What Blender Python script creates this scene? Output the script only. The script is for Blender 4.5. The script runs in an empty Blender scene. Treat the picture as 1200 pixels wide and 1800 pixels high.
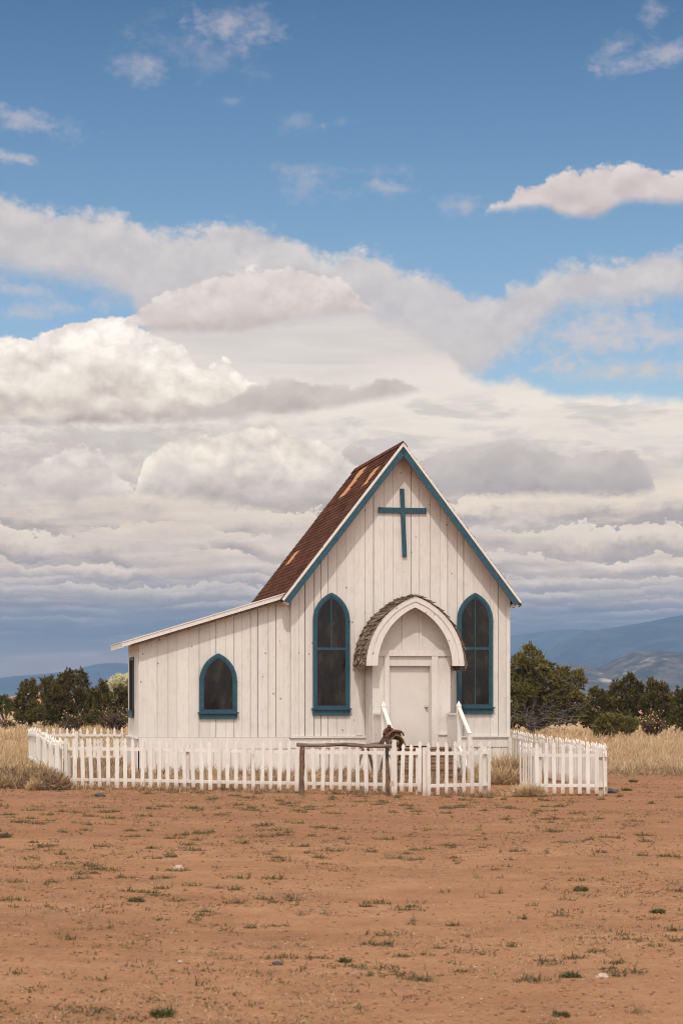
import bpy, math, random
import numpy as np
from mathutils import Vector, noise as mnoise
R = math.radians
rnd = random.Random(7)
nr = np.random.default_rng(11)
sc = bpy.context.scene
col = sc.collection

# ------------------------------------------------------------------ camera, exposure
CAMZ, FPX, CX, HY = 1.7, 3500.0, 600.0, 1230.0
cd = bpy.data.cameras.new('camera'); cam = bpy.data.objects.new('camera', cd); col.objects.link(cam)
cam.location = (0, 0, CAMZ); cam.rotation_euler = (R(90), 0, 0)
cd.sensor_fit = 'VERTICAL'; cd.sensor_height = 36.0; cd.lens = 36.0*FPX/1800.0
cd.shift_y = (HY-900.0)/1800.0
cd.clip_start = 0.5; cd.clip_end = 60000
cd.dof.use_dof = True; cd.dof.focus_distance = 46.0; cd.dof.aperture_fstop = 5.6
sc.camera = cam
sc.view_settings.view_transform = 'Standard'; sc.view_settings.look = 'None'
EXPO = 0.04
sc.view_settings.exposure = EXPO; sc.view_settings.gamma = 1.0
sc.view_settings.use_curve_mapping = False
sc.cycles.filter_width = 1.1

SUN_EL, SUN_AZ = R(53), R(-96)          # azimuth as a world angle (x axis = 0)
sdir = Vector((math.cos(SUN_EL)*math.cos(SUN_AZ), math.cos(SUN_EL)*math.sin(SUN_AZ), math.sin(SUN_EL)))
sl = bpy.data.lights.new('sun', 'SUN'); sl.energy = 2.0; sl.angle = R(0.55); sl.color = (1.0, 0.93, 0.84)
so = bpy.data.objects.new('sun', sl); col.objects.link(so)
so.rotation_euler = sdir.to_track_quat('Z', 'Y').to_euler(); so.location = (0, 0, 60)

# ------------------------------------------------------------------ node helper
class G:
    def __init__(s, tree): s.t = tree; s.n = tree.nodes; s.l = tree.links
    def new(s, kind, **kw):
        n = s.n.new(kind)
        for k, v in kw.items(): setattr(n, k, v)
        return n
    def put(s, sock, v):
        if isinstance(v, bpy.types.NodeSocket): s.l.new(v, sock)
        elif v is not None:
            if isinstance(v, (tuple, list)) and len(v) == 3 and sock.type == 'RGBA': v = (*v, 1)
            sock.default_value = v
    def m(s, op, a, b=None, c=None, clamp=False):
        n = s.new('ShaderNodeMath', operation=op); n.use_clamp = clamp
        s.put(n.inputs[0], a)
        if b is not None: s.put(n.inputs[1], b)
        if c is not None: s.put(n.inputs[2], c)
        return n.outputs[0]
    def add(s, a, b): return s.m('ADD', a, b)
    def sub(s, a, b): return s.m('SUBTRACT', a, b)
    def mul(s, a, b): return s.m('MULTIPLY', a, b)
    def ss(s, x, a, b, lo=0.0, hi=1.0):
        n = s.new('ShaderNodeMapRange', interpolation_type='SMOOTHSTEP')
        s.put(n.inputs['Value'], x); s.put(n.inputs['From Min'], a); s.put(n.inputs['From Max'], b)
        s.put(n.inputs['To Min'], lo); s.put(n.inputs['To Max'], hi); return n.outputs[0]
    def xyz(s, x, y, z=0.0):
        n = s.new('ShaderNodeCombineXYZ')
        s.put(n.inputs[0], x); s.put(n.inputs[1], y); s.put(n.inputs[2], z); return n.outputs[0]
    def noise(s, vec, scale, detail=4, rough=0.5, dist=0.0, out='Fac'):
        n = s.new('ShaderNodeTexNoise')
        if vec is not None: s.l.new(vec, n.inputs['Vector'])
        n.inputs['Scale'].default_value = scale; n.inputs['Detail'].default_value = detail
        n.inputs['Roughness'].default_value = rough; n.inputs['Distortion'].default_value = dist
        return n.outputs[0] if out == 'Fac' else n.outputs['Color']
    def voro(s, vec, scale, detail=0, rough=0.5, feature='F1', out='Distance'):
        n = s.new('ShaderNodeTexVoronoi', feature=feature)
        if vec is not None: s.l.new(vec, n.inputs['Vector'])
        n.inputs['Scale'].default_value = scale
        if 'Detail' in n.inputs: n.inputs['Detail'].default_value = detail; n.inputs['Roughness'].default_value = rough
        return n.outputs[out]
    def mix(s, f, a, b, mode='MIX'):
        n = s.new('ShaderNodeMix', data_type='RGBA', blend_type=mode)
        s.put(n.inputs[0], f); s.put(n.inputs[6], a); s.put(n.inputs[7], b); return n.outputs[2]
    def ramp(s, x, stops, interp='LINEAR'):
        n = s.new('ShaderNodeValToRGB'); n.color_ramp.interpolation = interp
        e = n.color_ramp.elements
        while len(e) < len(stops): e.new(0.5)
        for i, (p, c) in enumerate(stops):
            e[i].position = p; e[i].color = (*c, 1) if len(c) == 3 else c
        s.put(n.inputs[0], x); return n.outputs[0]
    def curve(s, x, pts):
        n = s.new('ShaderNodeFloatCurve'); c = n.mapping.curves[0]
        while len(c.points) < len(pts): c.points.new(0.5, 0.5)
        for p, (a, b) in zip(c.points, pts): p.location = (a, b); p.handle_type = 'AUTO_CLAMPED'
        n.mapping.update(); s.put(n.inputs['Value'], x); return n.outputs[0]

def lin(r, g, b):
    f = lambda v: (v/255/12.92) if v/255 <= 0.04045 else ((v/255+0.055)/1.055)**2.4
    return (f(r), f(g), f(b))

# ------------------------------------------------------------------ world: Nishita sky + procedural clouds placed by azimuth / elevation
w = bpy.data.worlds.new('World'); sc.world = w; w.use_nodes = True
w.node_tree.nodes.clear(); g = G(w.node_tree)
w.cycles.sampling_method = 'MANUAL'; w.cycles.sample_map_resolution = 512
EXPI = 2**(-EXPO)
sky = g.new('ShaderNodeTexSky', sky_type='NISHITA'); sky.sun_disc = False
sky.sun_elevation = SUN_EL; sky.sun_rotation = math.atan2(sdir.x, sdir.y)
sky.altitude = 1500; sky.air_density = 1.0; sky.dust_density = 0.6; sky.ozone_density = 2.0
tc = g.new('ShaderNodeTexCoord'); sp = g.new('ShaderNodeSeparateXYZ'); g.l.new(tc.outputs['Generated'], sp.inputs[0])
dx, dy, dz = sp.outputs
hyp = g.m('SQRT', g.add(g.mul(dx, dx), g.add(g.mul(dy, dy), 1e-6)))
az = g.m('ARCTAN2', dx, dy)
el = g.m('DIVIDE', dz, hyp)
PX = g.add(g.mul(az, 35.0), 6.0)           # hundreds of picture pixels at the photograph's own heading, but laid out by azimuth
PY = g.sub(12.3, g.mul(el, 35.0))
# rescale very high elevations so noise does not stretch endlessly
PV = g.xyz(PX, g.mul(PY, 1.35), 0.0)
fb = g.noise(PV, 0.9, 7, 0.56)
fb2 = g.noise(g.xyz(g.add(PX, 31.7), g.mul(PY, 1.35), 4.0), 2.6, 6, 0.6)
def height(dxo, dyo):
    v = g.xyz(g.add(PX, dxo), g.mul(g.add(PY, dyo), 1.3), 2.0)
    wv = g.new('ShaderNodeVectorMath', operation='MULTIPLY_ADD')
    g.l.new(g.noise(v, 1.6, 4, 0.6, out='Color'), wv.inputs[0]); wv.inputs[1].default_value = (0.55, 0.55, 0.55); g.l.new(v, wv.inputs[2])
    a = g.voro(wv.outputs[0], 1.15, 2.2, 0.42)
    return g.add(g.sub(1.0, g.m('MINIMUM', a, 1.0)), g.mul(g.noise(v, 2.2, 5, 0.55), 0.35))
H0 = height(0, 0); H1 = height(0.07, 0.20)
relief = g.mul(g.sub(H0, H1), 1.0)          # > 0 on the billow sides that face up
domes = g.sub(H0, 0.72)
fbc = g.sub(fb, 0.5); fb2c = g.sub(fb2, 0.5)
ew = g.new('ShaderNodeVectorMath', operation='MULTIPLY_ADD')
ev = g.xyz(PX, g.mul(PY, 1.2), 7.0)
g.l.new(g.noise(ev, 2.4, 5, 0.65, out='Color'), ew.inputs[0]); ew.inputs[1].default_value = (0.5, 0.5, 0.5); g.l.new(ev, ew.inputs[2])
edge = g.sub(0.42, g.voro(ew.outputs[0], 2.3, 3, 0.55))
hf = g.sub(g.noise(g.xyz(PX, g.mul(PY, 1.5), 12.0), 5.5, 5, 0.62), 0.5)
stretch = g.noise(g.xyz(g.mul(PX, 0.42), g.mul(PY, 3.2), 9.0), 1.0, 6, 0.55, 0.4)
stretch2 = g.noise(g.xyz(g.mul(PX, 0.55), g.mul(PY, 2.1), 19.0), 1.0, 5, 0.6, 0.3)
Xn = g.m('DIVIDE', g.add(PX, 6.0), 24.0, clamp=True)
def prof(pts):                              # list of (px, py) -> node giving py/100 at this azimuth
    q = [((x+600)/2400.0, y/1300.0) for x, y in pts]
    return g.mul(g.curve(Xn, q), 13.0)
E = lambda c, k=1.0: tuple(v*EXPI*k for v in lin(*c))
# base: the clear blue
blue = g.new('ShaderNodeMix', data_type='RGBA', blend_type='MULTIPLY'); blue.inputs[0].default_value = 1
sk = g.new('ShaderNodeVectorMath', operation='SCALE'); g.l.new(sky.outputs[0], sk.inputs[0]); sk.inputs['Scale'].default_value = 0.112
g.l.new(sk.outputs[0], blue.inputs[6])
g.l.new(g.ramp(g.m('DIVIDE', PY, 12.3, clamp=True), [(0.0, (0.43, 0.65, 0.72)), (0.16, (0.62, 0.82, 0.85)), (0.33, (0.88, 0.99, 0.92)), (0.55, (1.12, 1.10, 1.0)), (1.0, (1.2, 1.05, 1.0))]), blue.inputs[7])
C = blue.outputs[2]
def layer(C, top, bot, tc_, bc_, ta=0.12, ba=0.06, tsoft=0.12, bsoft=0.25, rel=0.5, opac=1.0, tpow=1.0, fbw=0.7, thin=0.0):
    T, B = prof(top), prof(bot)
    disp = g.add(g.add(g.mul(domes, 0.9*ta), g.mul(edge, 1.6*ta)), g.add(g.add(g.mul(fb2c, 2.0*ta), g.mul(hf, 1.1*ta)), g.mul(fbc, 2.2*ta*fbw)))
    d1 = g.add(g.sub(PY, T), disp)
    d2 = g.add(g.sub(B, PY), g.add(g.mul(fbc, 3*ba), g.mul(g.add(fb2c, hf), 2.6*ba)))
    valid = g.ss(g.sub(B, T), 0.0, 0.12)
    al = g.mul(g.mul(g.ss(d1, 0.0, tsoft), g.ss(d2, 0.0, bsoft)), valid)
    if thin: al = g.mul(al, g.ss(g.add(g.mul(fb, 0.6), g.mul(stretch2, 0.5)), 0.52-thin*0.4, 0.62))
    al = g.mul(al, opac)
    t = g.m('DIVIDE', d1, g.m('MAXIMUM', g.sub(B, T), 0.2), clamp=True)
    t = g.m('POWER', t, tpow)
    t = g.add(t, g.mul(fbc, 0.22))
    t = g.m('SUBTRACT', g.sub(t, g.mul(g.mul(edge, 0.35*rel), g.sub(1.15, t))), g.mul(relief, rel*0.75), clamp=True)
    return g.mix(al, C, g.mix(t, E(tc_), E(bc_)))
def blob(C, cx, cy, rx, ry, c, op, rot=0.0):
    a, b = g.sub(PX, cx/100), g.sub(PY, cy/100)
    ca, sa = math.cos(rot), math.sin(rot)
    x = g.m('DIVIDE', g.add(g.mul(a, ca), g.mul(b, sa)), rx/100); y = g.m('DIVIDE', g.sub(g.mul(b, ca), g.mul(a, sa)), ry/100)
    r = g.m('SQRT', g.add(g.mul(x, x), g.mul(y, y)))
    f = g.add(g.sub(1.0, r), g.add(g.mul(fb2c, 2.3), g.mul(fbc, 2.0)))
    return g.mix(g.mul(g.ss(g.add(f, g.mul(hf, 0.9)), 0.05, 1.5), op), C, E(c))
for b_ in [(415, 42, 95, 50, 0.45, 0.0), (255, 125, 70, 38, 0.34, 0.2), (350, 95, 120, 55, 0.2, 0), (250, 45, 70, 25, 0.18, -.3), (45, 222, 95, 36, 0.55, 0.1),
           (520, 212, 45, 26, 0.24, 0), (603, 216, 32, 12, 0.3, 0), (1150, 112, 110, 24, 0.5, -0.2), (1145, 35, 30, 34, 0.42, 0.5), (1075, 95, 50, 24, 0.36, -0.8),
           (680, 328, 70, 22, 0.5, 0), (550, 320, 110, 40, 0.3, 0), (640, 300, 200, 18, 0.18, 0), (820, 362, 60, 20, 0.42, 0), (410, 180, 30, 14, 0.2, 0)]:
    C = blob(C, b_[0], b_[1], b_[2]*1.15, b_[3]*1.15, (205, 195, 200), b_[4]*1.25, b_[5])
# thin high sheet across the middle
C = layer(C, [(-600, 250), (-100, 292), (0, 318), (90, 345), (200, 345), (270, 375), (340, 372), (430, 358), (520, 392), (590, 425), (640, 408), (700, 432), (770, 455), (860, 495), (900, 472), (960, 452), (1050, 436), (1150, 420), (1300, 400), (1800, 380)],
          [(-600, 430), (0, 512), (110, 522), (220, 555), (300, 640), (780, 700), (890, 650), (940, 610), (1000, 572), (1100, 565), (1200, 550), (1500, 540), (1800, 520)],
          (228, 219, 213), (206, 198, 195), ta=0.15, ba=0.10, tsoft=0.34, bsoft=0.55, rel=1.6, opac=0.97, fbw=1.2, tpow=0.7)
C = blob(C, 40, 290, 85, 20, (214, 202, 200), 0.85, 0.12)
C = blob(C, 1075, 585, 330, 75, (206, 202, 206), 1.0, 0.0)
C = blob(C, 1150, 600, 260, 26, (210, 205, 208), 0.9, 0.03)
C = blob(C, 1130, 655, 230, 30, (212, 206, 206), 1.0, -0.02)
C = blob(C, 760, 600, 230, 80, (218, 210, 206), 0.9, 0.0)
C = blob(C, 110, 548, 150, 26, (202, 198, 204), 0.9, -0.1)
C = blob(C, 60, 520, 120, 22, (206, 200, 204), 0.8, 0.1)
# the sheet that fills the lower sky, striped by the far cloud streets
low = g.ramp(g.m('DIVIDE', g.add(PY, g.mul(g.sub(stretch, 0.5), 0.55)), 13.0, clamp=True),
             [(0.46, E((226, 216, 208))), (0.55, E((252, 242, 230))), (0.61, E((246, 234, 222))), (0.68, E((240, 220, 200))), (0.74, E((236, 212, 188))),
             (0.785, E((212, 190, 168))), (0.808, E((170, 150, 132))), (0.828, E((108, 98, 90))), (0.855, E((86, 84, 86))), (0.872, E((118, 108, 102))), (0.892, E((158, 138, 124))), (0.92, E((150, 134, 124))), (0.946, E((120, 122, 132))), (1.0, E((140, 132, 124)))])
st = g.add(g.mul(g.sub(stretch, 0.5), 2.4), g.mul(g.sub(stretch2, 0.5), 1.4))
low = g.mix(g.m('MULTIPLY', g.m('MAXIMUM', g.mul(st, -1.0), 0.0), g.ss(PY, 6.5, 9.2, 0.30, 0.7), clamp=True), low, E((150, 142, 142)))
low = g.mix(g.m('MULTIPLY', g.m('MAXIMUM', g.sub(st, 0.05), 0.0), g.mul(g.ss(PY, 7.4, 8.8, 0.6, 1.5), g.ss(PY, 10.2, 10.8, 1.0, 0.25)), clamp=True), low, E((255, 243, 228)))
el_ = g.m('MAXIMUM', g.sub(12.3, PY), 0.6)
def street(C, seed, amp, lo, hi, k=6.15):
    wn = g.noise(g.xyz(g.mul(PX, 0.30), g.mul(PY, 0.5), seed), 1.0, 2, 0.45)
    ph = g.add(g.add(g.mul(g.m('LOGARITHM', el_, math.e), k), g.mul(g.sub(wn, 0.5), 3.6)), g.add(g.mul(edge, -0.30), g.mul(hf, 0.5)))
    fr = g.m('FRACT', ph)
    sh = g.mul(g.ss(fr, 0.0, 0.85), g.ss(fr, 1.0, 0.93))
    pres = g.ss(g.noise(g.xyz(g.mul(PX, 0.4), g.mul(PY, 1.4), seed+5), 1.3, 5, 0.6), 0.34, 0.6)
    win = g.mul(g.ss(PY, lo, lo+0.5), g.ss(PY, hi, hi-0.5))
    C = g.mix(g.mul(g.mul(g.sub(1.0, sh), pres), g.mul(win, amp)), C, E((164, 146, 134)))
    return g.mix(g.mul(g.mul(g.m('POWER', sh, 2.0), pres), g.mul(win, amp*0.9)), C, E((262, 242, 218)))
low = street(low, 40.0, 0.78, 8.3, 10.7, 5.2)
low = street(low, 61.0, 0.38, 9.6, 11.2, 9.0)
low = g.mix(g.mul(g.ss(stretch2, 0.48, 0.62), g.mul(g.ss(PY, 6.7, 7.2), g.ss(PY, 8.6, 8.0, 0, 0.6))), low, E((198, 192, 190)))
LT = prof([(-600, 560), (0, 600), (200, 580), (400, 560), (600, 540), (760, 590), (840, 655), (930, 668), (1000, 688), (1100, 692), (1200, 700), (1800, 690)])
lal = g.ss(g.add(g.sub(PY, LT), g.add(g.mul(fbc, 0.7), g.mul(fb2c, 0.3))), 0.0, 0.3)
C = g.mix(lal, C, low)
# right upper cumulus
C = layer(C, [(-600, 420), (800, 420), (846, 376), (862, 348), (900, 328), (940, 312), (970, 292), (1010, 283), (1075, 284), (1140, 290), (1200, 300), (1300, 330), (1400, 380), (1450, 420), (1800, 420)],
          [(-600, 400), (800, 385), (850, 384), (950, 378), (1000, 396), (1040, 396), (1100, 374), (1200, 378), (1400, 370), (1800, 370)],
          (238, 226, 219), (204, 188, 184), ta=0.10, ba=0.05, tsoft=0.13, bsoft=0.22, rel=1.0)
# faint streaks on the right of the lower sheet
C = layer(C, [(-600, 790), (560, 800), (620, 770), (700, 790), (790, 786), (860, 772), (905, 762), (960, 776), (1010, 792), (1060, 780), (1110, 784), (1150, 850), (1170, 900), (1800, 900)],
          [(-600, 770), (540, 780), (560, 830), (620, 870), (800, 878), (1000, 880), (1080, 882), (1140, 876), (1160, 860), (1800, 860)],
          (222, 210, 202), (168, 155, 150), ta=0.10, ba=0.05, tsoft=0.08, bsoft=0.2, rel=0.7, tpow=1.2)
C = layer(C, [(-600, 930), (770, 930), (800, 900), (835, 888), (880, 906), (940, 902), (1000, 905), (1060, 914), (1120, 893), (1170, 884), (1300, 880), (1500, 930), (1800, 930)],
          [(-600, 920), (770, 918), (800, 940), (900, 950), (1000, 938), (1100, 945), (1200, 940), (1500, 920), (1800, 920)],
          (186, 175, 170), (170, 158, 154), ta=0.10, ba=0.06, tsoft=0.14, bsoft=0.5, rel=0.6, opac=0.85)
C = blob(C, 100, 825, 330, 90, (206, 192, 184), 1.0, 0.0)
C = blob(C, 330, 775, 360, 55, (210, 197, 189), 1.0, 0.0)
C = blob(C, 520, 870, 260, 30, (196, 184, 176), 0.9, 0.0)
C = layer(C, [(-600, 880), (-60, 870), (0, 852), (30, 840), (62, 808), (100, 788), (140, 775), (178, 786), (205, 818), (235, 850), (260, 880), (1800, 900)],
          [(-600, 860), (-60, 880), (60, 890), (150, 888), (230, 880), (260, 870), (1800, 870)],
          (256, 242, 230), (176, 161, 153), ta=0.10, ba=0.05, tsoft=0.07, bsoft=0.2, rel=0.9, tpow=1.9)
C = layer(C, [(-600, 890), (215, 890), (243, 836), (262, 790), (300, 762), (380, 748), (430, 740), (500, 742), (565, 762), (620, 790), (700, 850), (760, 890), (1800, 900)],
          [(-600, 860), (215, 880), (300, 884), (420, 892), (560, 890), (700, 880), (760, 870), (1800, 870)],
          (268, 255, 240), (176, 160, 152), ta=0.10, ba=0.05, tsoft=0.07, bsoft=0.25, rel=0.9, tpow=2.2)
# the large white cumulus
C = layer(C, [(-600, 700), (-300, 640), (-100, 600), (0, 585), (50, 586), (100, 566), (150, 550), (215, 544), (262, 575), (310, 590), (335, 610), (350, 632), (395, 620), (420, 644), (450, 658), (520, 662), (560, 680), (600, 700), (640, 730), (1800, 740)],
          [(-600, 690), (-300, 740), (0, 757), (200, 754), (300, 748), (400, 742), (500, 732), (560, 722), (640, 700), (1800, 690)],
          (275, 266, 252), (188, 167, 155), ta=0.10, ba=0.03, tsoft=0.07, bsoft=0.16, rel=0.9, tpow=2.5)
C = layer(C, [(-600, 760), (240, 752), (310, 715), (380, 690), (430, 668), (475, 654), (520, 650), (575, 664), (640, 660), (690, 652), (730, 662), (752, 684), (770, 720), (1800, 730)],
          [(-600, 700), (235, 735), (300, 752), (380, 746), (450, 740), (520, 732), (600, 722), (700, 704), (748, 690), (770, 680), (1800, 680)],
          (228, 214, 204), (192, 176, 168), ta=0.09, ba=0.03, tsoft=0.12, bsoft=0.2, rel=0.9, tpow=1.2)
C = layer(C, [(-600, 600), (190, 600), (212, 566), (240, 538), (285, 505), (345, 486), (400, 466), (480, 457), (560, 468), (605, 482), (640, 518), (678, 548), (700, 590), (1800, 600)],
          [(-600, 560), (195, 575), (215, 582), (300, 588), (400, 590), (450, 583), (520, 566), (600, 556), (675, 552), (700, 545), (1800, 560)],
          (248, 238, 228), (196, 177, 168), ta=0.09, ba=0.04, tsoft=0.07, bsoft=0.16, rel=0.9, tpow=1.7)
# cloud light is creamy, and the far deck near the horizon is dim
warm = g.mix(g.ss(PY, 5.2, 7.6), (1.0, 1.0, 1.0), (1.045, 1.005, 0.915)); warm = g.mix(g.ss(PY, 10.3, 10.9), warm, (0.93, 0.89, 0.84))
C = g.mix(1.0, C, warm, 'MULTIPLY')
# unseen broken cloud on every other heading, made overbright to fill the shaded walls
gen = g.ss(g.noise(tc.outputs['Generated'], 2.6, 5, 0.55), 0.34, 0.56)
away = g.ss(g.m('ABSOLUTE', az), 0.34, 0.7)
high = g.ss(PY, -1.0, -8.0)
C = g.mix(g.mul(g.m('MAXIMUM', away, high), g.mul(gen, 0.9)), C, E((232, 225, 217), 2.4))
C = g.mix(g.ss(dz, 0.0, -0.02), C, E((150, 118, 95)))
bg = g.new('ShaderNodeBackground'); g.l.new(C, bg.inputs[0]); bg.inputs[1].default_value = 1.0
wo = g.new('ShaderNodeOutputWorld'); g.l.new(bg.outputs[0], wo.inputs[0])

# ------------------------------------------------------------------ mesh builder
class MB:
    def __init__(s): s.v = []; s.f = []; s.mi = []
    def quad(s, pts, mi=0):
        k = len(s.v); s.v += [tuple(p) for p in pts]; s.f.append(tuple(range(k, k+len(pts)))); s.mi.append(mi)
    def prism(s, poly, off, mi=0):
        """poly: list of 3D points (counter-clockwise seen from -off), off: extrusion vector"""
        n = len(poly); k = len(s.v); off = Vector(off)
        s.v += [tuple(p) for p in poly] + [tuple(Vector(p)+off) for p in poly]
        s.f.append(tuple(range(k+n-1, k-1, -1))); s.f.append(tuple(range(k+n, k+2*n))); s.mi += [mi, mi]
        for i in range(n):
            j = (i+1) % n
            s.f.append((k+i, k+j, k+n+j, k+n+i)); s.mi.append(mi)
    def box(s, x0, x1, y0, y1, z0, z1, mi=0):
        s.prism([(x0, y0, z0), (x1, y0, z0), (x1, y1, z0), (x0, y1, z0)], (0, 0, z1-z0), mi)
    def bar(s, a, b, wx, wy, mi=0, up=(0, 0, 1)):
        """rectangular bar from a to b"""
        a, b = Vector(a), Vector(b); d = (b-a).normalized(); up = Vector(up)
        x = d.cross(up)
        if x.length < 1e-4: x = Vector((1, 0, 0))
        x.normalize(); y = x.cross(d).normalized()
        p = [a+x*sx*wx/2+y*sy*wy/2 for sx, sy in ((-1, -1), (1, -1), (1, 1), (-1, 1))]
        s.prism(p, b-a, mi)
    def tube(s, pts, rad, n=7, mi=0, cap=True, jit=0.0):
        pts = [Vector(p) for p in pts]
        if not hasattr(rad, '__len__'): rad = [rad]*len(pts)
        k = len(s.v); up = Vector((0.13, 0.21, 1)).normalized()
        for i, p in enumerate(pts):
            d = (pts[min(i+1, len(pts)-1)]-pts[max(i-1, 0)]).normalized()
            x = d.cross(up)
            if x.length < 1e-3: x = d.cross(Vector((1, 0, 0)))
            x.normalize(); y = x.cross(d)
            for j in range(n):
                a = 2*math.pi*j/n; r = rad[i]*(1+jit*(rnd.random()-.5))
                s.v.append(tuple(p+x*math.cos(a)*r+y*math.sin(a)*r))
        for i in range(len(pts)-1):
            for j in range(n):
                j2 = (j+1) % n
                s.f.append((k+i*n+j, k+(i+1)*n+j, k+(i+1)*n+j2, k+i*n+j2)); s.mi.append(mi)
        if cap:
            s.f.append(tuple(k+j for j in range(n))); s.mi.append(mi)
            s.f.append(tuple(k+(len(pts)-1)*n+j for j in range(n-1, -1, -1))); s.mi.append(mi)
    def build(s, name, mats, parent=None, smooth=False, loc=None):
        me = bpy.data.meshes.new(name); me.from_pydata(s.v, [], s.f); me.validate()
        if not isinstance(mats, (list, tuple)): mats = [mats]
        for m in mats: me.materials.append(m)
        if len(me.polygons) == len(s.mi): me.polygons.foreach_set('material_index', s.mi)
        if smooth: me.polygons.foreach_set('use_smooth', [True]*len(me.polygons))
        me.update()
        import bmesh
        bm = bmesh.new(); bm.from_mesh(me); bmesh.ops.recalc_face_normals(bm, faces=bm.faces); bm.to_mesh(me); bm.free()
        o = bpy.data.objects.new(name, me); col.objects.link(o)
        if parent: o.parent = parent
        if loc: o.location = loc
        return o
def npmesh(name, V, F, mat, parent=None, loc=None):
    """V (n,3), F (m,k) numpy -> mesh object"""
    me = bpy.data.meshes.new(name); n, (m, k) = len(V), F.shape
    me.vertices.add(n); me.vertices.foreach_set('co', np.asarray(V, np.float32).ravel())
    me.loops.add(m*k); me.loops.foreach_set('vertex_index', F.astype(np.int32).ravel())
    me.polygons.add(m); me.polygons.foreach_set('loop_start', np.arange(m, dtype=np.int32)*k)
    me.update(calc_edges=True); me.validate()
    me.materials.append(mat)
    o = bpy.data.objects.new(name, me); col.objects.link(o)
    if parent: o.parent = parent
    if loc is not None: o.location = loc
    return o
def tag(o, label=None, cat=None, group=None, kind=None):
    for k, v in (('label', label), ('category', cat), ('group', group), ('kind', kind)):
        if v: o[k] = v
    return o
def empty(name, loc, rz=0.0):
    o = bpy.data.objects.new(name, None); col.objects.link(o); o.location = loc; o.rotation_euler = (0, 0, rz)
    o.empty_display_size = 0.3; return o
def sstep(a, b, x):
    t = min(1, max(0, (x-a)/(b-a))); return t*t*(3-2*t)
def gz(x, y):
    z = -0.02 - 0.07*sstep(-6, 2, x)*sstep(50, 41, y)
    z -= 0.09*math.exp(-((x-2.6)**2/3.0+(y-44.2)**2/2.5))
    z += 0.10*(mnoise.noise((x*0.12, y*0.09, 1.3)))*sstep(30, 18, y)
    z += 0.035*mnoise.noise((x*0.5, y*0.5, 5.0)) * (0.35 if 34 < y < 56 else 1.0)
    if y > 60: z += 0.5*sstep(60, 140, y)*(mnoise.noise((x*0.03, y*0.02, 8.0)))
    return z
def W(px, py, Y): return Vector(((px-CX)*Y/FPX, Y, CAMZ+(HY-py)*Y/FPX))
def WX(px, Y): return (px-CX)*Y/FPX
def onground(px, Y): x = WX(px, Y); return Vector((x, Y, gz(x, Y)))

# ------------------------------------------------------------------ materials
def mat(name, f=None, rough=0.8, color=(0.5, 0.5, 0.5), spec=0.3):
    m = bpy.data.materials.new(name); m.use_nodes = True; m.node_tree.nodes.clear(); q = G(m.node_tree)
    b = q.new('ShaderNodeBsdfPrincipled'); o = q.new('ShaderNodeOutputMaterial'); q.l.new(b.outputs[0], o.inputs[0])
    b.inputs['Roughness'].default_value = rough; b.inputs['Specular IOR Level'].default_value = spec
    b.inputs['Base Color'].default_value = (*color, 1)
    if f: f(q, b)
    return m
def objc(q, sx=1, sy=1, sz=1):
    t = q.new('ShaderNodeTexCoord'); mp = q.new('ShaderNodeMapping'); q.l.new(t.outputs['Object'], mp.inputs[0])
    mp.inputs['Scale'].default_value = (sx, sy, sz); return mp.outputs[0]
def island(q): return q.new('ShaderNodeNewGeometry').outputs['Random Per Island']
def bump(q, b, h, dist=0.01, s=0.5):
    n = q.new('ShaderNodeBump'); n.inputs['Strength'].default_value = s; n.inputs['Distance'].default_value = dist
    q.l.new(h, n.inputs['Height']); q.l.new(n.outputs[0], b.inputs['Normal'])

def paint(c, c2, wear, dirt=(0.33, 0.25, 0.19)):
    def f(q, b):
        ri = island(q)
        v = objc(q, 1, 1, 0.12)                      # grain runs vertically
        gr = q.noise(v, 26, 4, 0.6); sp_ = q.noise(objc(q, 1, 1, 1), 3.2, 4, 0.6)
        base = q.mix(q.m('MULTIPLY', ri, 0.9, clamp=True), c, c2)
        base = q.mix(q.mul(q.ss(gr, 0.45, 0.72), 0.42), base, tuple(x*0.78 for x in c2))
        base = q.mix(q.mul(q.ss(sp_, 0.48, 0.72), 0.24), base, tuple(x*y for x, y in zip(c2, (0.84, 0.8, 0.76))))
        # scratches and flaked spots down to grey wood
        fl = q.m('MULTIPLY', q.ss(q.noise(objc(q, 1, 1, 0.5), 24, 3, 0.7), 0.67, 0.74), wear, clamp=True)
        base = q.mix(fl, base, dirt)
        kn = q.voro(objc(q, 1, 1, 0.8), 3.4)
        base = q.mix(q.mul(q.ss(kn, 0.075, 0.05), 0.8), base, (0.10, 0.065, 0.045))
        q.l.new(base, b.inputs['Base Color'])
        bump(q, b, gr, 0.004, 0.5)
    return f
M = {}
M['white'] = mat('white_paint', paint((0.71, 0.665, 0.615), (0.63, 0.585, 0.535), 0.95), 0.7)
M['trim'] = mat('white_trim_paint', paint((0.73, 0.685, 0.64), (0.65, 0.60, 0.555), 0.6), 0.65)
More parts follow.
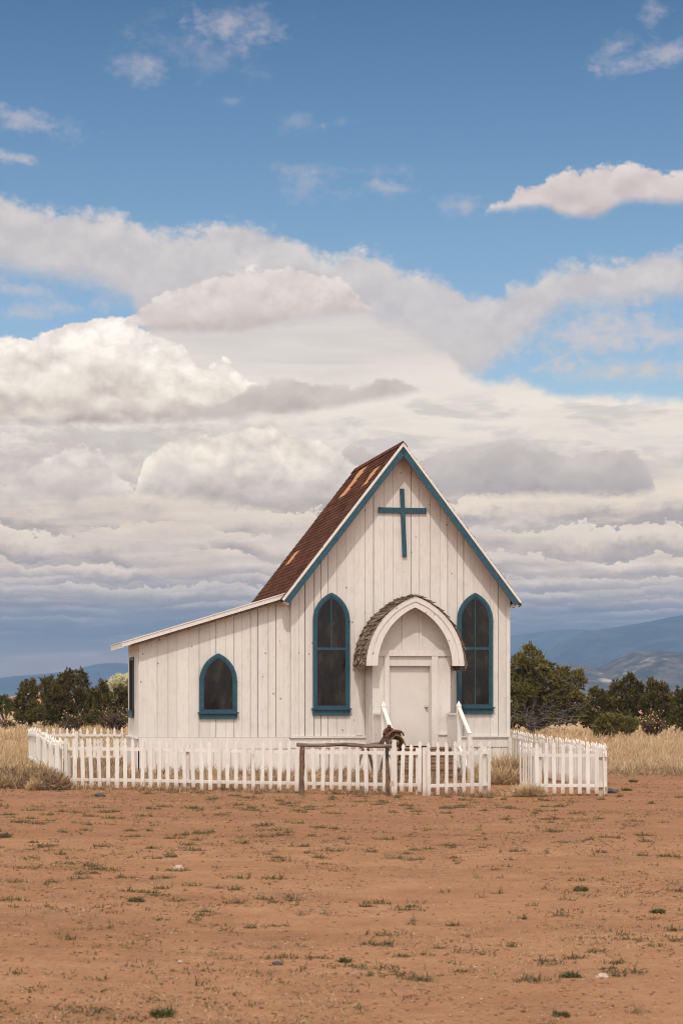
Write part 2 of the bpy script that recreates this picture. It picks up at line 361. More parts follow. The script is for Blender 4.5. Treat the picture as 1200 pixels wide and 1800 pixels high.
def f_picket(q, b):
    t = q.new('ShaderNodeTexCoord'); s3 = q.new('ShaderNodeSeparateXYZ'); q.l.new(t.outputs['Object'], s3.inputs[0])
    oi = q.new('ShaderNodeObjectInfo').outputs['Random']
    v = q.new('ShaderNodeVectorMath', operation='ADD'); q.l.new(objc(q, 1, 1, 0.25), v.inputs[0]); q.l.new(q.xyz(q.mul(oi, 31.0), q.mul(oi, 17.0), q.mul(oi, 7.0)), v.inputs[1])
    n = q.noise(v.outputs[0], 14, 4, 0.65)
    base = q.mix(oi, (0.76, 0.71, 0.66), (0.66, 0.61, 0.555)); base = q.mix(q.mul(q.ss(n, .45, .7), .35), base, (0.50, 0.44, 0.38))
    base = q.mix(q.mul(q.ss(n, .66, .72), .7), base, (0.30, 0.25, 0.20))
    splash = q.m('MULTIPLY', q.ss(q.add(s3.outputs[2], q.mul(q.sub(n, .5), .35)), .20, -.02), .7, clamp=True)
    base = q.mix(splash, base, (0.42, 0.26, 0.16)); q.l.new(base, b.inputs['Base Color']); bump(q, b, n, 0.004, 0.5)
M['picket'] = mat('picket_paint', f_picket, 0.7)
def f_door(q, b):
    base = q.mix(q.ss(q.noise(objc(q), 2.0, 3), 0.35, 0.7), (0.66, 0.61, 0.56), (0.62, 0.57, 0.52)); q.l.new(base, b.inputs['Base Color'])
M['door'] = mat('door_paint', f_door, 0.5)
M['gap'] = mat('dark_backing', None, 0.95, (0.10, 0.08, 0.065))
def f_blue(q, b):
    n = q.noise(objc(q, 1, 1, 0.6), 18, 5, 0.6)
    base = q.mix(q.ss(n, 0.3, 0.7), (0.018, 0.060, 0.086), (0.034, 0.090, 0.120))
    base = q.mix(q.ss(q.noise(objc(q), 40, 3, 0.7), 0.70, 0.76), base, (0.10, 0.16, 0.2)); q.l.new(base, b.inputs['Base Color']); bump(q, b, n, 0.003, 0.4)
M['blue'] = mat('blue_trim_paint', f_blue, 0.55)
def f_glass(q, b):
    v = objc(q, 1, 1, 0.55); n = q.noise(v, 2.6, 6, 0.62, 0.2); n2 = q.noise(objc(q, 3, 3, 0.5), 9, 4, 0.7)
    base = q.mix(q.mul(q.ss(q.add(q.mul(n, .8), q.mul(n2, .2)), 0.38, 0.75), 0.40), (0.006, 0.005, 0.0045), (0.10, 0.085, 0.07)); base = q.mix(q.mul(q.ss(n2, 0.66, 0.74), 0.35), base, (0.22, 0.2, 0.18))
    q.l.new(base, b.inputs['Base Color']); q.l.new(q.ss(n, 0.4, 0.7, 0.06, 0.4), b.inputs['Roughness'])
    bump(q, b, q.noise(objc(q), 1.5, 2), 0.01, 0.1)
M['glass'] = mat('dusty_window_glass', f_glass, 0.08, spec=0.24)
def f_shingle(q, b):
    ri = island(q); n = q.noise(objc(q), 90, 2, 0.6); big = q.noise(objc(q), 1.4, 4, 0.6)
    base = q.mix(ri, (0.040, 0.015, 0.009), (0.105, 0.040, 0.023)); base = q.mix(q.mul(q.ss(big, .45, .7), .4), base, (0.125, 0.052, 0.032))
    base = q.mix(q.ss(n, 0.5, 0.72), base, (0.155, 0.075, 0.05)); q.l.new(base, b.inputs['Base Color']); bump(q, b, n, 0.004, 0.7)
M['shingle'] = mat('brown_asphalt_shingle', f_shingle, 0.95, spec=0.03)
def f_ply(q, b):
    base = q.mix(q.noise(objc(q, 1, 6, 1), 8, 4, 0.6), (0.36, 0.16, 0.065), (0.54, 0.26, 0.11)); q.l.new(base, b.inputs['Base Color'])
M['ply'] = mat('bare_roof_sheathing', f_ply, 0.8)
def wood(a, c, sc_=(1, 1, 0.15), s=22, dark=0.5):
    def f(q, b):
        ri = island(q); n = q.noise(objc(q, *sc_), s, 5, 0.65, 0.4)
        base = q.mix(q.ss(n, 0.3, 0.7), a, c); base = q.mix(q.mul(ri, dark), base, tuple(x*0.45 for x in a)); q.l.new(base, b.inputs['Base Color']); bump(q, b, n, 0.006, 0.8)
    return f
M['shake'] = mat('weathered_wood_shake', wood((0.15, 0.105, 0.07), (0.42, 0.32, 0.23), (1, 0.3, 1), 30, 0.8), 0.9)
M['log'] = mat('weathered_log_bark', wood((0.06, 0.036, 0.022), (0.27, 0.17, 0.11), (1, 1, 0.35), 40, 0.2), 0.95)
M['rail'] = mat('grey_weathered_log', wood((0.09, 0.062, 0.045), (0.30, 0.22, 0.165), (0.12, 1, 1), 30, 0.2), 0.9)
M['step'] = mat('step_timber', wood((0.17, 0.10, 0.06), (0.36, 0.235, 0.15), (0.15, 1, 1), 24, 0.35), 0.85)
M['eave'] = mat('bare_eave_wood', wood((0.10, 0.06, 0.04), (0.22, 0.14, 0.09)), 0.9)
M['dullpane'] = mat('dusty_dull_pane', None, 1.0, (0.035, 0.030, 0.027), 0.0)
M['oldblue'] = mat('faded_dark_paint', None, 0.7, (0.07, 0.085, 0.10))
M['metal'] = mat('brushed_steel', None, 0.3, (0.45, 0.42, 0.38)); M['metal'].node_tree.nodes['Principled BSDF'].inputs['Metallic'].default_value = 0.9
def f_leather(q, b):
    n = q.noise(objc(q), 14, 5, 0.65); base = q.mix(q.ss(n, 0.35, 0.68), (0.055, 0.020, 0.011), (0.19, 0.075, 0.042)); q.l.new(base, b.inputs['Base Color']); bump(q, b, n, 0.01, 0.7)
M['leather'] = mat('worn_brown_leather', f_leather, 0.6)
M['darkleather'] = mat('dark_leather', wood((0.03, 0.018, 0.013), (0.09, 0.05, 0.033), (1, 1, 1), 14, 0.2), 0.7)
M['fleece'] = mat('matted_fleece', wood((0.12, 0.085, 0.05), (0.30, 0.225, 0.135), (1, 1, 1), 30, 0.2), 0.95)
M['iron'] = mat('dark_iron', None, 0.6, (0.03, 0.027, 0.025))
def leafmat(name, a, b_, c, s=0.9, tr=0.0):
    def f(q, b):
        ri = island(q); n = q.noise(objc(q), s, 4, 0.6)
        base = q.mix(ri, a, b_); base = q.mix(q.ss(n, 0.45, 0.65), base, c); q.l.new(base, b.inputs['Base Color'])
    return mat(name, f, 0.75, spec=0.2)
M['juniper'] = leafmat('juniper_foliage', (0.014, 0.012, 0.005), (0.18, 0.148, 0.038), (0.10, 0.082, 0.022), 1.6)
M['juniper_light'] = leafmat('juniper_foliage_olive', (0.045, 0.04, 0.010), (0.20, 0.165, 0.042), (0.19, 0.15, 0.04))
M['green_shrub'] = leafmat('bright_shrub_foliage', (0.05, 0.06, 0.012), (0.15, 0.16, 0.035), (0.17, 0.17, 0.05))
M['pale'] = leafmat('pale_blossom_foliage', (0.42, 0.40, 0.20), (0.80, 0.76, 0.52), (0.66, 0.62, 0.38))
M['twig'] = mat('grey_dead_branch', wood((0.11, 0.085, 0.07), (0.27, 0.22, 0.19), (1, 1, 1), 20, 0.4), 0.9)
M['cholla'] = mat('cholla_stem', wood((0.06, 0.04, 0.025), (0.17, 0.12, 0.075), (1, 1, 1), 30, 0.5), 0.9)
M['fruit'] = mat('cholla_fruit', None, 0.7, (0.50, 0.33, 0.10))
def f_dry(q, b):
    ri = island(q); n = q.noise(objc(q, .5, .5, .5), 0.9, 5, 0.65); n2 = q.noise(objc(q, 1, 1, 1), 2.6, 3, 0.6)
    base = q.mix(ri, (0.33, 0.225, 0.12), (0.72, 0.535, 0.335)); base = q.mix(q.mul(q.ss(n, 0.46, 0.62), 0.65), base, (0.38, 0.24, 0.13)); base = q.mix(q.mul(q.ss(n2, 0.5, 0.65), 0.4), base, (0.20, 0.13, 0.07)); q.l.new(base, b.inputs['Base Color'])
M['drygrass'] = mat('dry_grass_blades', f_dry, 0.8, spec=0.1)
M['brush'] = leafmat('dry_brush', (0.13, 0.08, 0.045), (0.50, 0.35, 0.21), (0.34, 0.22, 0.125), 3.0)
M['weed'] = leafmat('weed_leaves', (0.060, 0.048, 0.023), (0.18, 0.142, 0.068), (0.125, 0.094, 0.045), 1.0)
M['tuft'] = leafmat('green_tuft_leaves', (0.05, 0.055, 0.018), (0.13, 0.125, 0.045), (0.10, 0.09, 0.035), 1.0)
M['stone'] = mat('pale_stone', wood((0.36, 0.25, 0.19), (0.62, 0.47, 0.38), (1, 1, 1), 9, 0.2), 0.9)
M['darkstone'] = mat('dark_stone', wood((0.04, 0.035, 0.035), (0.12, 0.10, 0.10), (1, 1, 1), 9, 0.2), 0.8)
def f_ground(q, b):
    t = q.new('ShaderNodeTexCoord'); p = t.outputs['Object']; s3 = q.new('ShaderNodeSeparateXYZ'); q.l.new(p, s3.inputs[0]); X, Y = s3.outputs[0], s3.outputs[1]
    str_ = q.noise(q.xyz(q.mul(X, 0.30), Y, 0), 0.55, 6, 0.62, 0.3)
    med = q.noise(p, 1.3, 6, 0.65); fine = q.noise(p, 22, 5, 0.7); grit = q.noise(p, 90, 2, 0.6)
    mid = q.noise(p, 3.6, 5, 0.7)
    dirt = q.ramp(q.add(q.mul(str_, 0.42), q.add(q.mul(med, 0.30), q.mul(mid, 0.28))), [(0.30, (0.215, 0.098, 0.045)), (0.42, (0.325, 0.158, 0.077)), (0.54, (0.415, 0.212, 0.108)), (0.68, (0.51, 0.29, 0.165))])
    dirt = q.mix(q.mul(q.ss(fine, 0.44, 0.66), 0.4), dirt, (0.20, 0.098, 0.058))
    dirt = q.mix(q.mul(q.ss(grit, 0.60, 0.72), 0.45), dirt, (0.52, 0.35, 0.25))
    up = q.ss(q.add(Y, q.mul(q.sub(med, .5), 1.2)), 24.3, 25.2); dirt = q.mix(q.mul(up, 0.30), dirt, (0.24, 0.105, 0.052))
    # faint wheel-scraped line and litter of dead weed
    lit = q.mul(q.ss(q.noise(q.xyz(q.mul(X, 0.6), Y, 3.0), 1.5, 5, 0.7), 0.55, 0.66), q.ss(fine, 0.42, 0.6))
    dirt = q.mix(q.mul(lit, 0.6), dirt, (0.15, 0.098, 0.06))
    # dry grassland soil beyond the yard
    gr = q.ramp(q.noise(p, 0.5, 6, 0.7), [(0.3, (0.22, 0.14, 0.08)), (0.5, (0.44, 0.31, 0.19)), (0.75, (0.56, 0.42, 0.27))])
    edge = q.add(Y, q.add(q.mul(q.sub(med, 0.5), 2.2), q.mul(q.sub(str_, 0.5), 3.0)))
    thr = q.m('MULTIPLY_ADD', q.ss(X, -5.8, 2.0), 6.5, 39.5)
    far = q.ss(q.sub(edge, thr), 0.0, 1.4)
    base = q.mix(q.mul(far, 0.9), dirt, gr)
    base = q.mix(q.ss(Y, 140, 500), base, q.ramp(q.noise(q.xyz(X, q.mul(Y, 2.2), 0), 0.006, 6, 0.7), [(0.35, (0.08, 0.085, 0.06)), (0.55, (0.20, 0.17, 0.12)), (0.62, (0.50, 0.43, 0.33))]))
    q.l.new(base, b.inputs['Base Color'])
    h = q.add(q.mul(fine, 0.5), q.add(q.mul(med, 0.9), q.mul(grit, 0.2))); bump(q, b, h, 0.09, 0.9)
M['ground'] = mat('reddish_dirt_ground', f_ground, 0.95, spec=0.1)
def f_mtn(q, b):
    p = objc(q); n = q.noise(p, 0.004, 8, 0.65); n2 = q.noise(p, 0.02, 6, 0.7)
    base = q.mix(q.ss(q.add(q.mul(n, .6), q.mul(n2, .4)), .44, .6), (0.018, 0.033, 0.050), (0.046, 0.064, 0.078)); q.l.new(base, b.inputs['Base Color']); bump(q, b, n, 40, 0.5)  # forest tones with some of the haze's blue painted in
M['mtn'] = mat('forested_mountain', f_mtn, 0.95, spec=0.1)
def f_foot(q, b):
    p = objc(q); n = q.noise(p, 0.0045, 8, 0.68, 0.5); n2 = q.noise(p, 0.03, 6, 0.7)
    base = q.mix(q.ss(n2, .42, .62), (0.030, 0.034, 0.034), (0.10, 0.085, 0.075)); base = q.mix(q.ss(q.add(q.mul(n, .72), q.mul(n2, .28)), .55, .62), base, (0.38, 0.32, 0.26)); q.l.new(base, b.inputs['Base Color'])
M['foot'] = mat('rocky_foothill', f_foot, 0.95, spec=0.1)
def f_bank(q, b):
    n = q.noise(objc(q), 0.6, 6, 0.65); q.l.new(q.mix(n, (0.30, 0.14, 0.08), (0.52, 0.28, 0.19)), b.inputs['Base Color'])
M['bank'] = mat('red_earth_bank', f_bank, 0.95, spec=0.1)

# ------------------------------------------------------------------ ground sheet
NX, NY = 280, 420
tx = np.linspace(-7.6, 7.6, NX); gx = 9.0*np.sinh(tx)
ty = np.linspace(-7.3, 7.3, NY); gy = 9.0*np.sinh(ty)+32
V = np.zeros((NX*NY, 3)); k = 0
for j in range(NY):
    for i in range(NX):
        V[k] = (gx[i], gy[j], gz(gx[i], gy[j]) if abs(gx[i]) < 400 and -100 < gy[j] < 500 else 0.0); k += 1
ii, jj = np.meshgrid(np.arange(NX-1), np.arange(NY-1)); a = (jj*NX+ii).ravel()
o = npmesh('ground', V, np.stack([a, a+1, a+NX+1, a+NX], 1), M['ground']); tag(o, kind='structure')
o.data.polygons.foreach_set('use_smooth', [True]*len(o.data.polygons))

# ------------------------------------------------------------------ mountains: real ridges far away
def ridge(name, Y0, depth, crest, mtl, amp, seed, nx=160, ny=46):
    """crest: list (px, py) of skyline when its crest stands at Y0+0.45*depth"""
    Yc = Y0+0.45*depth; xs = [c[0] for c in crest]; ys = [c[1] for c in crest]
    V = []; 
    for j in range(ny):
        v = j/(ny-1); prf = math.sin(math.pi*min(1, v/0.9)*1.0)**1.2 if v < 0.9 else 0
        prf = sstep(0, .45, v) if v < .45 else 1-sstep(.45, 1, v)
        for i in range(nx):
            px = xs[0]+(xs[-1]-xs[0])*i/(nx-1); Y = Y0+depth*v; X = (px-CX)*Yc/FPX
            h = CAMZ+(HY-float(np.interp(px, xs, ys)))*Yc/FPX
            n = sum(mnoise.noise((X/(amp*s_), Y/(amp*s_), seed))/t_ for s_, t_ in ((9, 1), (4, 2), (1.8, 4), (.8, 8)))
            z = h*prf + n*amp*0.8*prf*(1-0.75*math.exp(-((v-.45)/.12)**2))
            V.append((X, Y, max(z, 0) - (2 if prf < .02 else 0)))
    V = np.array(V); ii, jj = np.meshgrid(np.arange(nx-1), np.arange(ny-1)); a = (jj*nx+ii).ravel()
    o = npmesh(name, V, np.stack([a, a+1, a+nx+1, a+nx], 1), mtl); tag(o, kind='structure')
    o.data.polygons.foreach_set('use_smooth', [True]*len(o.data.polygons)); return o
ridge('mountains', 5200, 2400, [(-900, 1215), (-400, 1200), (-100, 1197), (0, 1193), (50, 1192), (100, 1187), (150, 1177), (185, 1167), (230, 1167), (300, 1180), (400, 1186), (600, 1170), (800, 1150), (880, 1124), (900, 1117), (940, 1113), (990, 1106), (1050, 1108), (1200, 1120), (1500, 1160), (1900, 1215)], M['mtn'], 55, 3.3)
ridge('mountains', 4300, 2000, [(880, 1235), (930, 1170), (985, 1128), (1030, 1111), (1080, 1104), (1120, 1097), (1160, 1089), (1200, 1082), (1300, 1070), (1450, 1075), (1700, 1130), (2000, 1215)], M['mtn'], 50, 7.9)
ridge('hills', 2700, 900, [(940, 1232), (975, 1183), (1000, 1167), (1025, 1172), (1050, 1180), (1080, 1164), (1110, 1150), (1150, 1147), (1200, 1150), (1300, 1160), (1500, 1190), (1800, 1232)], M['foot'], 22, 1.7)
ridge('earth_bank', 205, 30, [(-60, 1240), (0, 1228), (25, 1224), (60, 1219), (100, 1220), (150, 1223), (200, 1230), (260, 1236), (330, 1240)], M['bank'], 2.0, 4.4, 60, 20)
ridge('earth_bank', 215, 30, [(960, 1240), (1000, 1230), (1030, 1221), (1045, 1223), (1100, 1230), (1180, 1228), (1300, 1234), (1400, 1240)], M['bank'], 2.0, 6.4, 60, 20)

# ------------------------------------------------------------------ the church
TH = math.atan(683/FPX)
church = empty('church', (1.41, 47.3, 0), TH)
tag(church, 'small white board church with brown roof, blue pointed windows and a blue cross', 'church')
AU, ZR, SL = -0.04, 7.78, 1.29            # ridge u, ridge height, roof slope
def zroof(u): return ZR-0.07-SL*abs(u-AU)   # underside-ish
HWL, HWR = -2.65, 2.65
def boards(b, u0, u1, zb, ztop, y0, th=0.028, axis='u', kink=None, wmin=0.15, wmax=0.27, skip=None):
    """vertical boards with narrow uneven gaps. axis 'u': along u at v=y0 (front face at y0-th); axis 'v': along v at u=y0"""
    u = u0
    while u < u1-1e-6:
        wd = rnd.uniform(wmin, wmax); e = min(u+wd, u1)
        if u1-e < 0.09: e = u1
        gp = rnd.choice([0.002, 0.005, 0.008, 0.013, 0.018]) if e < u1 else 0
        a, c = u, e-gp; dz = rnd.uniform(-0.003, 0.004)
        pts = [(a, zb), (c, zb), (c, ztop(c))] + ([(kink, ztop(kink))] if kink is not None and a < kink < c else []) + [(a, ztop(a))]
        if axis == 'u': b.prism([(p, y0-th+dz, z) for p, z in pts], (0, th-dz, 0))
        elif axis == 'v-': b.prism([(y0-th+dz, p, z) for p, z in pts], (th-dz, 0, 0))
        else: b.prism([(y0, p, z) for p, z in pts], (th+dz, 0, 0))
        u = e
ztop_main = lambda u: zroof(u)-0.02
zl = lambda u: 3.03-0.12+0.31*(u+6.55)      # lean-to wall top
LU, LV0, LV1, BV = -6.19, 0.10, 2.8, 5.05
# front wall
b = MB(); boards(b, HWL, HWR, 0.84, ztop_main, 0.0, kink=AU)
b.prism([(HWL+.01, 0.004, 0.0), (HWR-.01, 0.004, 0.0), (HWR-.01, 0.004, ztop_main(HWR)-.02), (AU, 0.004, ztop_main(AU)-.02), (HWL+.01, 0.004, ztop_main(HWL)-.02)], (0, 0.10, 0), 1)
b.build('front_wall', [M['white'], M['gap']], church)
# skirt under front wall
def skirt(u0, u1, y, name='skirt_board', lz=0.0):
    b = MB()
    b.box(u0-.015, u1+.015, y-.095, y-.012, 0.80+lz, 0.838+lz)             # ledge
    b.box(u0, u1, y-.052, y-.010, 0.57+lz, 0.798+lz)                       # band
    x = u0
    while x < u1-.02:
        e = min(x+rnd.uniform(.18, .28), u1); b.box(x, e-rnd.choice([.004, .009, .013]), y-.032, y-.004, -0.25, 0.566+lz); x = e
    b.box(u0+.01, u1-.01, y, y+.05, -0.25, 0.80+lz, 1)
    return b.build(name, [M['trim'], M['gap']], church)
skirt(HWL-.01, -0.80, 0.0); skirt(1.02, HWR+.01, 0.0)
b = MB(); b.box(-1.10, -.93, -.052, -.034, .86, 2.22); b.build('board_patch', M['trim'], church)
# corner boards
b = MB(); b.box(HWR-.075, HWR+.02, -.050, -.031, .84, zroof(HWR)-.03); b.build('corner_board', M['trim'], church)
b = MB(); b.box(HWR-.035, HWR+.055, -.085, -.054, -.2, .80); b.build('corner_board', M['trim'], church)
b = MB(); b.box(HWL-.0, HWL+.07, -.050, -.031, .84, zroof(HWL)-.06); b.build('corner_board', M['trim'], church)
# right side, left side above lean-to, back
b = MB(); boards(b, 0.0, BV, 0.0, lambda v: zroof(HWR)-.02, HWR-.03, axis='v+'); b.box(HWR-.10, HWR-.034, 0.11, BV, -.25, zroof(HWR)-.05, 1); b.build('side_wall', [M['white'], M['gap']], church)
b = MB(); boards(b, 0.02, BV, 0.0, lambda v: zroof(HWL)-.02, HWL+.03, axis='v-'); b.box(HWL+.034, HWL+.10, 0.11, BV, -.25, zroof(HWL)-.05, 1); b.build('side_wall', [M['white'], M['gap']], church)
b = MB(); boards(b, HWL, HWR, 0.0, ztop_main, BV+.03, kink=AU); b.build('back_wall', [M['white'], M['gap']], church)
# main roof: sheathing, shingles by the course, rake boards, soffit
VF, VB = -0.42, 5.33
SE = 2.87
ca, sa = 1/math.hypot(1, SL), SL/math.hypot(1, SL)
LEN = SE/ca
def rp(side, s_, v, h):                     # point on roof: s_ metres down the slope, h metres above sheathing top
    return (AU+side*(s_*ca+h*sa), v, ZR-0.03-s_*sa+h*ca)
patches = [(3.55, 4.45, 0.75, 2.05, ), (1.55, 2.25, 0.62, 1.55), (4.05, 4.85, 3.30, 3.68)]
PATCH = []   # filled below: polygons in (s, v)
def in_patch(s_, v):
    for (s0, s1, v0, v1) in PATCH:
        if s0 <= s_ <= s1 and v0 <= v <= v1: return True
    return False
PATCH = [(0.10, 1.19, 2.95, 4.15), (0.48, 1.24, 0.42, 1.25), (2.85, 3.33, 3.62, 4.55)]
for side, nm in ((-1, 'roof'), (1, 'roof')):
    b = MB()
    p = [rp(side, -0.0, VF+.03, -.075), rp(side, LEN, VF+.03, -.075), rp(side, LEN, VF+.03, 0), rp(side, 0.0, VF+.03, 0)]
    b.prism(p, (0, VB-VF-.03, 0), 1)
    ex = 0.135; n = int(LEN/ex)+1
    for i in range(n, -1, -1):
        s1 = LEN+0.03-(n-i)*ex; s0 = s1-ex*1.6
        if s1 < 0.06: continue
        s0 = max(s0, 0.01); v = VF-0.0+rnd.uniform(-.02, .01) - (0.15 if i % 2 else 0)
        while v < VB:
            v1 = v+0.305; a, c = max(v, VF+rnd.uniform(-.015, .01)), min(v1, VB+.02)
            if c-a > .03 and not (side == -1 and in_patch(s1-ex/2, (a+c)/2)):
                h1 = rnd.uniform(.014, .022); hb = 0.003
                j = rnd.uniform(-.006, .006)
                q = [rp(side, s0, a+.002, hb), rp(side, s1+j, a+.002, h1), rp(side, s1+j, a+.002, h1+.006), rp(side, s0, a+.002, hb+.006)]
                b.prism(q, (0, c-a-.004, 0), 0)
            v = v1
    if side == -1:   # ridge caps
        v = VF
        while v < VB:
            e = min(v+.2, VB+.02)
            b.prism([rp(-1, .14, v, .026), rp(-1, 0, v, .030), rp(1, 0, v, .030), rp(1, .14, v, .026), rp(1, .14, v, .038), (AU, v, ZR+.02), rp(-1, .14, v, .038)], (0, e-v-.004, 0), 0); v = e
    b.build('roof', [M['shingle'], M['ply']], church)
for side in (-1, 1):
    for (v0, v1) in ((VF-.012, VF+.028), (VB-.03, VB+.01)):
        b = MB()          # white drip edge board
        b.prism([rp(side, 0.0, v0-.012, -.050), rp(side, LEN+.02, v0-.012, -.050), rp(side, LEN+.02, v0-.012, .008), rp(side, 0.0, v0-.012, .008)], (0, .045, 0)); b.build('rake_trim', M['trim'], church)
        b = MB()
        b.prism([rp(side, 0.10, v0, -.190), rp(side, LEN-.03, v0, -.190), rp(side, LEN+.02, v0, -.052), rp(side, 0.0, v0, -.052), ], (0, .03, 0)); b.build('rake_board', M['blue'], church)
    b = MB(); b.prism([rp(side, LEN-.02, VF+.05, -.20), rp(side, LEN+.02, VF+.05, -.20), rp(side, LEN+.02, VF+.05, -.077), rp(side, LEN-.02, VF+.05, -.077)], (0, VB-VF-.1, 0)); b.build('fascia', M['trim'], church)
b = MB(); b.box(HWR+.03, HWR+.15, VF+.05, VF+.09, 3.93, 3.955); b.build('eave_return', M['trim'], church)
# rafters/soffit visible under right eave
for v in np.linspace(-.3, 4.9, 12):
    b = MB(); b.bar((HWR-.02, v, zroof(HWR)-.02), (HWR+.2, v, zroof(HWR)-.02-.22*SL), .05, .09); b.build('rafter', M['eave'], church)

# lean-to
b = MB(); boards(b, LU, HWL-.0, 0.82, lambda u: zl(u)-.0, LV0)
b.prism([(LU+.01, LV0+.004, -.2), (HWL, LV0+.004, -.2), (HWL, LV0+.004, zl(HWL)-.02), (LU+.01, LV0+.004, zl(LU)-.02)], (0, .08, 0), 1)
b.build('lean_to_wall', [M['white'], M['gap']], church)
b = MB(); boards(b, LV0+.0, LV1, 0.82, lambda v: zl(LU)-.0, LU+.0, axis='v-', wmin=.2, wmax=.35)
b.box(LU+.004, LU+.08, LV0+.09, LV1, -.2, zl(LU)-.03, 1); b.build('lean_to_wall', [M['white'], M['gap']], church)
b = MB(); boards(b, LU, HWL, -.2, lambda u: zl(u)-.0, LV1+.03); b.build('lean_to_wall', [M['white'], M['gap']], church)
b = MB(); b.box(LU-.02, HWL-.02, LV0-.050, LV0-.012, .55, .815)
x = LU
while x < HWL-.03:
    e = min(x+rnd.uniform(.18, .28), HWL-.01); b.box(x, e-rnd.choice([.004, .009, .013]), LV0-.03, LV0-.004, -.25, .546); x = e
b.build('skirt_board', [M['trim'], M['gap']], church)
b = MB(); b.box(LU-.05, LU-.030, LV0, LV1, -.2, .79); b.box(LU-.10, LU-.0295, LV0-.06, LV1, .795, .835); b.build('skirt_board', M['trim'], church)
b = MB(); b.box(LU-.012, LU+.03, LV0-.045, LV0-.03, .82, zl(LU)-.02); b.build('corner_board', M['trim'], church)
# lean-to roof slab
U0, U1 = -6.58, -2.72
zt = lambda u: 3.035+0.31*(u+6.55)
VL0 = LV0-.30
b = MB(); b.prism([(U0, VL0, zt(U0)-.05), (U1, VL0, zt(U1)-.05), (U1, VL0, zt(U1)), (U0, VL0, zt(U0))], (0, LV1+.35-VL0, 0)); b.build('lean_to_roof', M['trim'], church)
b = MB(); b.prism([(U0-.01, VL0-.03, zt(U0)-.105), (U1+.0, VL0-.03, zt(U1)-.115), (U1+.0, VL0-.03, zt(U1)-.002), (U0-.01, VL0-.03, zt(U0)-.002)], (0, .028, 0))
b.prism([(U0-.02, VL0-.045, zt(U0)-.012), (U1+.01, VL0-.045, zt(U1)-.012), (U1+.01, VL0-.045, zt(U1)+.012), (U0-.02, VL0-.045, zt(U0)+.012)], (0, .08, 0)); b.build('fascia', M['trim'], church)
b = MB(); b.prism([(U0+.16, VL0+.002, zt(U0)-.125), (U1+.0, VL0+.002, zt(U1)-.175), (U1+.0, VL0+.002, zt(U1)-.052), (U0+.16, VL0+.002, zt(U0)-.04)], (0, .03, 0)); b.build('fascia', M['eave'], church)
b = MB(); b.box(U0-.03, U0-.002, VL0-.02, LV1+.35, zt(U0)-.125, zt(U0)-.006)
b.box(U0-.05, U0+.02, VL0-.03, LV1+.35, zt(U0)-.004, zt(U0)+.010); b.build('fascia', M['trim'], church)

# ---- pointed windows
def arc(hw, zs, za, n=12):
    """pointed arch from (hw, zs) to (0, za), right half"""
    r = za-zs; c = (r*r-hw*hw)/(2*hw); Rr = hw+c; a1 = math.atan2(r, c)
    return [(Rr*math.cos(a1*i/n)-c, zs+Rr*math.sin(a1*i/n)) for i in range(n+1)]
def profile(hw, z0, zs, za, n=12):
    rt = arc(hw, zs, za, n)
    return [(hw, z0)]+rt+[(-x, z) for x, z in reversed(rt[:-1])]+[(-hw, z0)]
def ring(b, uc, outer, inner, y0, th, mi=0, closed=False, axis='u'):
    n = len(outer)
    rngs = range(n) if closed else range(n-1)
    for i in rngs:
        j = (i+1) % n
        q = [outer[i], outer[j], inner[j], inner[i]]
        pts = [(uc+p[0], y0, p[1]) if axis == 'u' else (y0, uc+p[0], p[1]) for p in q]
        b.prism(pts, (0, th, 0) if axis == 'u' else (th, 0, 0), mi)
def strip(b, uc, outer, inner, y0, th):
    """a ring as one closed solid with shared vertices"""
    n = len(outer); k = len(b.v)
    for y in (y0, y0+th):
        for p in outer: b.v.append((uc+p[0], y, p[1]))
        for p in inner: b.v.append((uc+p[0], y, p[1]))
    O0, I0, O1, I1 = k, k+n, k+2*n, k+3*n
    for i in range(n-1):
        for f in ((O0+i, O0+i+1, I0+i+1, I0+i), (O1+i, I1+i, I1+i+1, O1+i+1), (O0+i, O1+i, O1+i+1, O0+i+1), (I0+i, I0+i+1, I1+i+1, I1+i)):
            b.f.append(f); b.mi.append(0)
    for i in (0, n-1): b.f.append((O0+i, I0+i, I1+i, O1+i)); b.mi.append(0)
